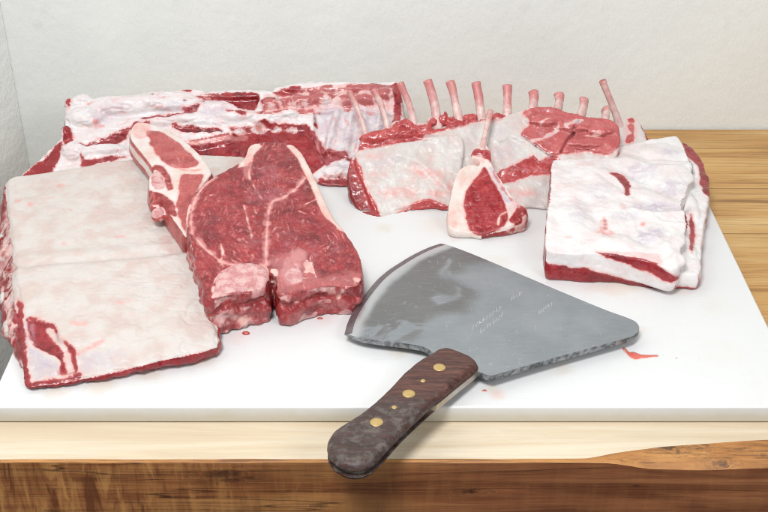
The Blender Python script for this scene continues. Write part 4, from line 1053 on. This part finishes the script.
# ---------------------------------------------------------------- square of belly with thick fat, right
def make_belly():
    zA = plane(.042, 1.11, .02); zB = plane(.0585, 1.11, .03)
    low = [(546,263),(548,240),(552,205),(557,176),(600,165),(650,150),(681,143),(692,148),(702,161),(707.5,177),(708,191),(706,210),(703,228),(701,252),(700,268),(697,274),(680,273),(650,271),(604,267),(565,265)]
    up = [(546,249),(547,228),(550,192),(552,162),(556,157),(590,151),(630,144),(660,138.5),(676,136.5),(683,144),(689,158),(690.5,172),(687,190),(682,204),(686,217),(686,231),(681,243),(680,256),(679,266),(672,269),(660,265.5),(646,261),(620,256),(598,253),(572,253.5)]
    s = Solid()
    s.slab(pxs(low, zA), zA, bulge=.002, sub=3, step=.008)
    s.slab(pxs(up, zB), zB, zmin=.0275, bulge=.001, sub=3, step=.008, rows=4)
    r2 = random.Random(9)
    for px, py, r in ((692,205,(.009,.040,.006)),(690,245,(.009,.035,.006)),(695,262,(.010,.020,.004)),(697,170,(.007,.024,.008))):
        p = hit(px, py, zA); s.blob((p[0]-.003,p[1],p[2]-.001), r)
    for px, py, r in ((660,150,(.03,.02,.005)),(670,175,(.03,.03,.005)),(650,195,(.04,.02,.004)),(665,235,(.025,.03,.005)),(600,170,(.04,.03,.004)),(575,215,(.025,.05,.004)),(620,240,(.03,.02,.004)),(675,260,(.012,.012,.004))):
        p = hit(px, py, zB); s.blob((p[0],p[1],p[2]-.0015), r)
    sk = s.melt(.0014, 6); N = sk.normals()
    g = (N[:,2] > .35).astype(float); side = N[:,2] < .45
    fr = (N[:,1] < -.25)
    yfun = lambda a: 1.1135-.0185*(a-546)/154
    def front_poly(key, poly, **k): return paint_poly(sk, key, [at_y(a, b, yfun(a)) for a, b in poly], proj='front', gate_sd=np.minimum((-.12-N[:,1])*14, (1.1195-.12*(sk.V[:,0]-.18)-sk.V[:,1])*1000), **k)
    front_poly('lean', [(540,264),(560,264.5),(585,267),(606,272.5),(622,277),(650,281),(680,283.5),(702,285),(702,294),(600,290),(540,286)])
    flap = front_poly('lean', [(597,253),(612,252),(630,252),(648,254.5),(662,260),(677,269.5),(666,271.5),(646,266),(622,261.5),(606,257.5)])
    st1 = paint_poly(sk, 'lean', pxs([(609,174),(616,172.5),(624,175),(630,184),(629,194),(625,195),(624,186),(617,178)], zB), gate=g)
    for e, v in (((604,224,4,9),1.0),((609,232,6,3),.9),((598,231,3,2),.7),((569,237,4,1.6),.9),((623,207,3,3),.6),((643,223,1.6,1.6),1.),((593,240,6,2),.4),((560,186,8,3),.3),((575,200,6,3),.25),((585,165,10,3),.25)):
        paint_poly(sk, 'pink', pxs(ell(*e), zB), soft=2.2, val=v, gate=g)
    paint_poly(sk, 'gore', pxs(ell(605,222,2.2,6), zB), soft=1.5, val=.5, gate=g)
    for e, v in (((658,207,26,5),.75),((650,234,14,6),.75),((640,172,20,7),.5),((580,212,10,14),.35),((672,188,14,8),.5),((625,215,14,6),.4),((600,190,14,8),.3),((668,153,10,3),.6),((645,240,10,3),.6)):
        paint_poly(sk, 'film', pxs(ell(*e), zB), soft=7, val=min(1, v*1.15), gate=g)
    # outer right rim of dark meat, and the red gap between the two layers
    rim = paint_poly(sk, 'lean', pxs([(680,141),(692,145),(704,160),(710,178),(709,196),(703,193),(700,182),(699,172),(692,162),(686,152)], zA), gate=None)
    rs = side & (N[:,0] > .55) & (sk.V[:,2] < .040)
    sk.A['lean'] = np.where(rs, .5+8*fbm(sk.V, 50, 3, 7), sk.A['lean'])
    gap = sstep(2.5, .3, d_line(sk.V[:,:2], smooth_loop(np.array(pxs([(684,150),(689,165),(688,185),(682,204),(686,220),(685,234),(680,246),(679,262)], zA))[:,:2], 3, False))*1000)*(sk.V[:,2] < .05)*(sk.V[:,2] > .03)
    sk.A['gore'] = np.maximum(sk.A['gore'], gap*.9)
    sk.A['lean'] = np.maximum(sk.A['lean'], np.where(gap > .4, 2, -9))
    pkR = paint_poly(sk, 'lean', pxs([(690,216),(694,226),(695,244),(692,256),(688,250),(690,236)], zA), gate=(sk.V[:,2] < .052).astype(float))
    ls = side & (N[:,0] < -.75); sk.A['lean'] = np.where(ls, 1.0+7*fbm(sk.V, 50, 3, 2), sk.A['lean'])
    gr = 0
    for l, wd, am in (([(612,168),(632,174),(652,186),(672,196),(688,196)], 9, -.0042), ([(628,160),(650,168),(676,170),(692,166)], 8, .0040), ([(632,210),(652,214),(684,212)], 6, .0036), ([(636,238),(650,244),(664,240),(670,230)], 8, -.0040), ([(556,200),(575,196),(590,205),(585,225)], 14, -.0022), ([(664,246),(678,256)], 8, .0036), ([(595,215),(602,228),(612,236)], 5, -.0018), ([(620,150),(650,158),(684,160)], 4, -.0018), ([(600,176),(620,186),(640,200),(680,206)], 5, -.0022), ([(633,180),(655,185),(685,186)], 4, .0016), ([(640,228),(655,236),(668,234)], 3, -.0022), ([(648,214),(662,222),(684,224)], 4, .0018), ([(618,196),(632,214),(640,226)], 4, -.0012), ([(660,240),(672,252),(676,264)], 4, .0014)):
        gr = gr+am*np.exp(-(d_line(sk.V[:,:2], smooth_loop(np.array(pxs(l, zB))[:,:2], 4, False))*1000/wd)**2)
    sk.push(.8*gr*g-.0012*sstep(-1, 2, st1)*g-.001*sstep(-1, 2, flap), N)
    sk.push(.0028*fbm(sk.V, 26, 2, 7)+.0012*fbm(sk.V, 80, 3, 8)+.00025*fbm(sk.V, 260, 2, 9))
    cls = np.zeros(len(sk.V), int); cls[(sk.V[:,2] < .0455)] = 1; cls[sk.A['lean'] > 0] = 2
    root = thing('pork_belly', 'square block of belly at the right, thick white fat on top over thin red layers', 'meat', hit(620,215,zA)[:2]+(.0206,), 'raw cuts on the board')
    build_parts(sk, root, m_belly, ('fat_layer','lower_fat_layer','lean_meat'), cls)
make_belly()

# ================================================================== CLEAVER
def make_cleaver():
    zb = plane(.0250, 1.20, -.034)            # middle plane of the blade, heel raised by the handle
    root = thing('meat_cleaver', 'heavy fan-shaped butcher cleaver with worn brown wooden handle lying on the board', 'cleaver', hit(480,310,zb)[:2]+(.0205,))
    GR = .985
    t = NT('worn_steel')
    a = t.noise(22, 4, .6); b = t.noise(6, 3, .5, None, .7); sc_ = t.noise(1, 4, .65, t.map((40,1100,60), rot=(0,0,.6)))
    sx = t.n('ShaderNodeSeparateXYZ'); t.put(sx.inputs[0], t.obj)
    dirn = t.math('MULTIPLY_ADD', sx.outputs['Y'], .9, t.math('MULTIPLY', sx.outputs['X'], -1.0))      # towards the cutting edge
    pv = t.math('MULTIPLY_ADD', t.noise(8, 2, .5, None, 1.0), .22, dirn)
    grease = t.math('MULTIPLY', t.rng(pv, GR-.014, GR+.018), t.rng(t.noise(17, 3, .5, None, .8), .66, .57))
    col = t.mix(t.rng(a, .35, .7), (.335,.365,.395), (.395,.425,.455))
    ed = t.attr('edge')
    grease = t.math('MULTIPLY', grease, t.rng(t.math('MULTIPLY_ADD', t.noise(20, 3), .02, ed), .026, .034))
    col = t.mix(t.rng(t.math('MULTIPLY_ADD', t.noise(25, 3), .012, ed), .030, .016), col, (.66,.68,.70))  # light caught by the hollow grind, painted as a paler band
    col = t.mix(t.math('MULTIPLY', grease, .62), col, (.17,.155,.14))
    col = t.mix(t.math('MULTIPLY', t.rng(t.noise(34, 5, .65), .60, .70), .25), col, (.30,.29,.285))
    col = t.mix(t.math('MULTIPLY', t.rng(t.noise(120, 5, .7), .60, .72), .4), col, (.62,.63,.64))
    col = t.mix(t.math('MULTIPLY', t.rng(sc_, .54, .70), .30), col, (.60,.62,.64))
    col = t.mix(t.math('MULTIPLY', t.rng(t.noise(1, 3, .6, t.map((500,30,60), rot=(0,0,.25))), .66, .74), .5), col, (.62,.63,.65))
    r = t.math('ADD', t.math('MULTIPLY_ADD', grease, -.04, .37), t.math('MULTIPLY', t.math('SUBTRACT', a, .5), .14))
    m_steel = t.fin(col, r, t.bump(sc_, .30, .0004, t.bump(t.noise(45, 4), .08, .001)), Metallic=.9)
    t = NT('dark_bevel')
    m_bevel = t.fin(t.mix(t.noise(150, 4), (.13,.11,.125), (.36,.335,.35)), .38, t.bump(t.noise(200, 4), .25, .0005), Metallic=.9)  # dark reflection of the meat is put into the bevel colour
    t = NT('spine_steel')
    m_spine = t.fin(t.mix(t.rng(t.noise(170, 5, .65), .35, .65), (.10,.105,.11), (.36,.37,.38)), .5, t.bump(t.noise(250, 4), .5, .0008), Metallic=.75)
    arc = [(344.5,334.5),(347,325),(350.5,317),(356,307),(362.5,298),(370,288.5),(378,279.5),(388,271),(399.5,263.5),(410,257),(421,251.3),(431,247),(440.3,244)]
    rest = [(450,247.5),(480,259.5),(520,276.5),(560,293.7),(603,311.5),(618,317),(628,320.6),(635,324),(638.6,328.5),(638.6,332.5),(635,336.5),(628,340),
            (590,350.5),(550,361.5),(520,370),(500,376),(492,378.2),(486,377.3),(478,374),(468,371),(436,357),(430,353),(424,349.5),(415,347.5),(402,345.5),(380,343),(360,340)]
    arcw = np.array(pxs(arc, zb)); outw = np.array(pxs(arc+rest, zb))
    loop = np.vstack([smooth_loop(arcw, 4, False), smooth_loop(np.array([hit(*p, zb) for p in [arc[-1]]+rest+[arc[0]]]), 3, False)[1:-1]])
    edge2 = smooth_loop(arcw[:,:2], 4, False)
    spine2 = np.array(pxs([(636,336.5),(628,340),(590,350.5),(550,361.5),(520,370),(492,378.2)], zb))[:,:2]
    BV = .0080
    tg = np.gradient(edge2, axis=0); nr = np.stack([tg[:,1], -tg[:,0]], 1); nr /= np.linalg.norm(nr, axis=1)[:,None]
    def inset_line(dist):
        c = edge2+nr*dist
        return c[sd_poly(c, loop[:,:2]) > .0012]
    if sd_poly((edge2+nr*.004)[10:11], loop[:,:2])[0] < 0: nr = -nr
    v2, f2, n = cdt(loop[:,:2], .0045, inset_line(BV))
    d = d_line(v2, edge2)
    hh = np.where(d < BV, .0006+(d/BV)*.0018, .0024+.0008*sstep(BV, BV+.03, d))
    z0 = np.array([zb(x, y) for x, y in v2])
    # insert the bevel line as sharp loop by classing faces
    V = [(v2[i][0], v2[i][1], z0[i]+hh[i]) for i in range(len(v2))]+[(v2[i][0], v2[i][1], z0[i]-hh[i]) for i in range(len(v2))]
    m = len(v2)
    cen = np.array([np.mean([v2[i] for i in f], axis=0) for f in f2])
    dc = d_line(cen, edge2)
    body = [f for f, q in zip(f2, dc) if q >= BV]; bev = [f for f, q in zip(f2, dc) if q < BV]
    wall = [[i, m+i, m+(i+1) % n, (i+1) % n] for i in range(n)]
    na = len(edge2)
    arcwall = [w for w in wall if w[0] < na-1]; rim = [w for w in wall if w[0] >= na-1]
    me = mesh_from('blade', V, [list(f) for f in f2]+[[m+i for i in reversed(f)] for f in f2]+wall); fix_normals(me)
    ea = me.attributes.new('edge', 'FLOAT', 'POINT'); ea.data.foreach_set('value', np.concatenate([d, d]).astype(np.float32))
    me.materials.append(m_steel); me.materials.append(m_bevel); me.materials.append(m_spine)
    nf = len(f2); idx = np.zeros(len(me.polygons), np.int32)
    for k in range(nf):
        if dc[k] < BV: idx[k] = 1; idx[nf+k] = 1
    idx[2*nf:] = 2
    me.polygons.foreach_set('material_index', idx)
    me.set_sharp_from_angle(angle=math.radians(20))
    o = bpy.data.objects.new('blade', me); COL.objects.link(o); o.parent = root; o.location = -Vector(root['base'])
    # stamped marks, too worn to read
    r2 = random.Random(12); V = []; F = []
    def stroke(p, q, w=.00035, h=.00022):
        a = np.array(hit(*p, zb)); c = np.array(hit(*q, zb)); dd = c-a; dd[2] = 0; L = np.linalg.norm(dd)
        if L < 1e-6: return
        nrm = np.array([-dd[1], dd[0], 0])/L*w
        s0 = len(V)
        for pt in (a, c):
            V.append(pt+nrm+(0,0,.0031)); V.append(pt+(0,0,.0032+h)); V.append(pt-nrm+(0,0,.0031))
        F.extend([[s0,s0+1,s0+4,s0+3],[s0+1,s0+2,s0+5,s0+4],[s0,s0+2,s0+1],[s0+3,s0+4,s0+5],[s0,s0+3,s0+5,s0+2]])
    def row(p, q, count, hgt):
        for k in range(count):
            a = (k+.15)/count; b2 = (k+.8)/count
            x0, y0 = p[0]+(q[0]-p[0])*a, p[1]+(q[1]-p[1])*a; x1, y1 = p[0]+(q[0]-p[0])*b2, p[1]+(q[1]-p[1])*b2
            for _ in range(2):
                j = lambda: r2.uniform(-.9, .9)
                stroke((x0+j(), y0+j()+hgt/2), (x1+j()-1, y1+j()-hgt/2))
            if r2.random() < .6: stroke((x0, y0+r2.uniform(-1,1)), (x1, y1+r2.uniform(-1,1)))
    t = NT('stamped_mark'); ms = t.fin((.60,.61,.63), .55, Metallic=.7)
    for group_rows in ((((472,331),(502,309),9,3.5), ((480,335),(504,316),8,3)), (((511,302),(523,294.5),5,2.4),), (((538,316),(553,305.5),6,2.6),)):
        V = []; F = []
        for r_ in group_rows: row(*r_)
        link('stamped_mark', mesh_from('stamped_mark', V, F, False), ms, o)
    # handle: two scales, the steel tang between them, brass rivets
    t = NT('worn_handle_wood')
    ang = math.atan2(hit(335,460,zb)[1]-hit(460,362,zb)[1], hit(335,460,zb)[0]-hit(460,362,zb)[0])
    g1 = t.noise(30, 6, .65, t.map((1,9,9), rot=(0,0,-ang))); w = t.noise(105, 6, .72); w2 = t.noise(16, 4)
    col = t.ramp(g1, [(.32, (.030,.012,.010)), (.52, (.085,.032,.024)), (.72, (.165,.066,.045))])
    col = t.mix(t.math('MULTIPLY', t.rng(w, .56, .74), .5), col, (.25,.165,.13))
    yy = t.n('ShaderNodeSeparateXYZ'); t.put(yy.inputs[0], t.obj)
    endm = t.rng(t.math('MULTIPLY_ADD', w2, .05, yy.outputs['Y']), .905, .865)
    col = t.mix(t.math('MULTIPLY', endm, t.rng(w, .35, .55, .35, .85)), col, t.mix(t.rng(w, .4, .65), (.020,.016,.016), (.13,.105,.092)))
    m_hand = t.fin(col, t.rng(w, .35, .65, .34, .60), t.bump(w, .45, .0016, t.bump(g1, .3, .0012)))
    hp = [(432,359),(437,355.5),(446,353.5),(457,356.5),(470,362),(477,368.5),(475.5,374),(462,385),(445,399),(425,416),(405,435),(388,453),(378,464),(368,471.5),(356,474.5),(343,472),(333,466),(328.5,458),(329,446),(335,437),(345,430),(362,419),(382,402),(402,381.5),(420,366)]
    TH = .0032
    zt = lambda x, y: zb(x, y)+.0120
    H = [hit(a, b, zb) for a, b in hp]
    # the picture shows the upper outline: read it half way up the scale
    H = [hit(a, b, lambda x, y: zb(x, y)+.001) for a, b in hp]
    axis_a = np.array(hit(455,364,zt)); axis_b = np.array(hit(345,458,zt))
    def scale_part(sign, name):
        s = Solid(); HT = .0088 if sign > 0 else .0058
        top = np.array(H); z1 = np.array([zb(x, y) for x, y in top[:,:2]])
        inner = top.copy(); inner[:,2] = z1+sign*TH
        outer = top.copy(); outer[:,2] = z1+sign*(TH+HT)
        c = outer[:,:2].mean(0)
        loopo = [tuple(p) for p in (outer if sign > 0 else inner)]
        loopi = [tuple(p) for p in (inner if sign > 0 else outer)]
        zfun = lambda x, y: zb(x, y)+(TH+HT if sign > 0 else -TH)
        s.slab(loopo, zfun, bottom=None, thick=HT, zmin=-1, bulge=.0006, sub=4, step=.005, rows=5)
        sk = s.melt(.0010, 3)
        # crown the outer face: it falls away towards the rim
        P2 = smooth_loop(top[:,:2], 4); dd = sd_poly(sk.V[:,:2], P2)*1000
        k = (sk.V[:,2]-np.array([zb(x, y) for x, y in sk.V[:,:2]]))/(TH+HT)*sign
        drop = .0058*(1-np.clip(dd/9, 0, 1)**.5)**1.6
        sk.V[:,2] -= sign*drop*np.clip((k-.25)/.75, 0, 1)
        sk.relax(6)
        sk.push(.0007*fbm(sk.V, 45, 3, 4)+.0002*fbm(sk.V, 220, 3, 5))
        me = mesh_from(name, sk.V, sk.F)
        sk.obj = link(name, me, m_hand, root)
        return sk
    su = scale_part(1, 'handle_scale'); scale_part(-1, 'handle_scale')
    t = NT('tang_steel'); m_tang = t.fin(t.mix(t.noise(120, 4), (.40,.36,.31), (.60,.55,.48)), .34, Metallic=.85)
    tl = smooth_loop(np.array(H), 4); cc = tl.mean(0)
    P2 = tl[:,:2]
    tng = np.roll(P2, -1, 0)-np.roll(P2, 1, 0); nr = np.stack([tng[:,1], -tng[:,0]], 1); nr /= np.linalg.norm(nr, axis=1)[:,None]
    if sd_poly((P2+nr*.001)[:1], P2)[0] > 0: nr = -nr
    P2 = P2+nr*np.where(P2[:,1] < .858, -.005, .0012)[:,None]
    v2, f2, n = cdt(P2, .01); m = len(v2)
    V = [(x, y, zb(x, y)+TH) for x, y in v2]+[(x, y, zb(x, y)-TH) for x, y in v2]
    F = [list(f) for f in f2]+[[m+i for i in reversed(f)] for f in f2]+[[i, m+i, m+(i+1) % n, (i+1) % n] for i in range(n)]
    me = mesh_from('tang', V, F, False); fix_normals(me); link('tang', me, m_tang, root)
    t = NT('brass'); m_brass = t.fin(t.mix(t.noise(200, 4), (.52,.35,.13), (.68,.50,.22)), .42, t.bump(t.noise(300, 3), .2, .0004), Metallic=.7)
    for px, py, r in ((439.4,367.3,.0062),(423,380.5,.0026),(408.8,393.8,.0062),(394.3,407.5,.0026),(376.6,422,.0062)):
        p = np.array(hit(px, py, zt))
        i = np.argsort(((su.V[:,:2]-p[:2])**2).sum(1)-0)[:1]
        near = su.V[((su.V[:,:2]-p[:2])**2).sum(1) < (r*1.0)**2]
        zt_ = near[:,2].max()
        V = []; F = []; nu = 28
        for rr, zz in ((1.0,-.004),(1.0,-.0001),(.93,.00035),(.5,.00055)):
            for k in range(nu):
                a = 2*math.pi*k/nu; x, y = p[0]+r*rr*math.cos(a), p[1]+r*rr*math.sin(a)
                V.append((x, y, zt_+zz-.0002))
        for q in range(3):
            for k in range(nu): F.append([q*nu+k, q*nu+(k+1) % nu, q*nu+nu+(k+1) % nu, q*nu+nu+k])
        F.append([3*nu+k for k in range(nu)])
        link('rivet', mesh_from('rivet', V, F), m_brass, su.obj)
make_cleaver()

# ------------------------------------------------------------------ blood and scraps on the board
t = NT('wet_blood')
m_blood = t.fin(t.mix(t.rng(t.math('MULTIPLY_ADD', t.noise(300, 4), .9, t.attr('depth')), .35, 1.25), (.72,.52,.46), (.62,.13,.10)), .22, None, **{'Specular IOR Level': .6})
def puddle(name, px_loop, h, label, mat=m_blood, group=None):
    L = smooth_loop(np.array([at(a, b, BZ) for a, b in px_loop]), 4)
    v2, f2, n = cdt(L[:,:2], .002)
    d = sd_poly(v2, L[:,:2]); zt = BZ+.0002+h*np.clip(d/.002, 0, 1)**.5
    zt[:n] = BZ+.0002
    m = len(v2)
    V = [(p[0], p[1], z) for p, z in zip(v2, zt)]+[(p[0], p[1], BZ-.0001) for p in v2]
    F = [list(f) for f in f2]+[[m+i for i in reversed(f)] for f in f2]+[[i, m+i, m+(i+1) % n, (i+1) % n] for i in range(n)]
    me = mesh_from(name, V, F); fix_normals(me)
    da = me.attributes.new('depth', 'FLOAT', 'POINT'); dd = np.clip(d/.0016, 0, 1); da.data.foreach_set('value', np.concatenate([dd, dd]).astype(np.float32))
    return tag(link(name, me, mat), label, 'blood' if 'blood' in name else 'meat scrap', group)
puddle('blood_smear', [(622,349),(625,347.5),(629,352),(634,352),(641,354.5),(650,355),(657.5,355),(658,357),(650,358),(640,359.5),(634,360),(629,357)], .0006, 'wet red blood smear on the board beside the rounded tip of the cleaver blade')
t = NT('raw_scrap'); m_scrap = t.fin(t.mix(t.noise(250, 3), (.32,.035,.035), (.55,.14,.12)), .35)
puddle('meat_scrap', ell(246,333.5,4.0,1.8), .0025, 'tiny dark red scrap of meat on the board below the bone of the steak', m_scrap)
puddle('meat_scrap', ell(320,318.5,3.0,1.1), .0015, 'tiny pale red scrap of meat on the board right of the steak bone', m_scrap)
puddle('blood_spot', ell(484.5,391,2.6,1.4), .0003, 'small pink blood spot on the board right of the cleaver handle')
puddle('blood_spot', ell(676.5,358.2,1.1,.7), .0003, 'pinhead blood spot on the board right of the blood smear')

# ================================================================== CAMERA, LIGHT
cam = bpy.data.cameras.new('camera'); co = bpy.data.objects.new('camera', cam); COL.objects.link(co)
co.location = (0, 0, CAM_H); co.rotation_euler = (math.pi/2-PITCH, 0, 0)
cam.sensor_width = 36; cam.lens = FPX/768*36; cam.clip_start = .02; cam.clip_end = 50
scene.camera = co

w = bpy.data.worlds.new('World'); scene.world = w; w.use_nodes = True
bg = w.node_tree.nodes['Background']; bg.inputs[0].default_value = (.96,.985,1.0,1); bg.inputs[1].default_value = .31
def lamp(name, loc, to, size, power, col, sy=None):
    l = bpy.data.lights.new(name, 'AREA'); l.shape = 'RECTANGLE'; l.size = size; l.size_y = sy or size; l.energy = power; l.color = col
    o = bpy.data.objects.new(name, l); COL.objects.link(o); o.location = loc
    o.rotation_euler = (Vector(to)-Vector(loc)).to_track_quat('-Z', 'Y').to_euler()
    return o
lamp('window_light', (-.30,.05,1.72), (.05,1.32,.12), .50, 50, (.99,.99,1))
lamp('fill_light', (1.0,-.1,1.15), (-.5,1.5,.40), .7, 16, (.985,.99,1))

scene.view_settings.view_transform = 'Standard'; scene.view_settings.look = 'None'
scene.view_settings.exposure = -0.50; scene.view_settings.gamma = 1
scene.cycles.use_denoising = True
scene.cycles.filter_width = 1.1
scene.cycles.max_bounces = 8; scene.cycles.diffuse_bounces = 4
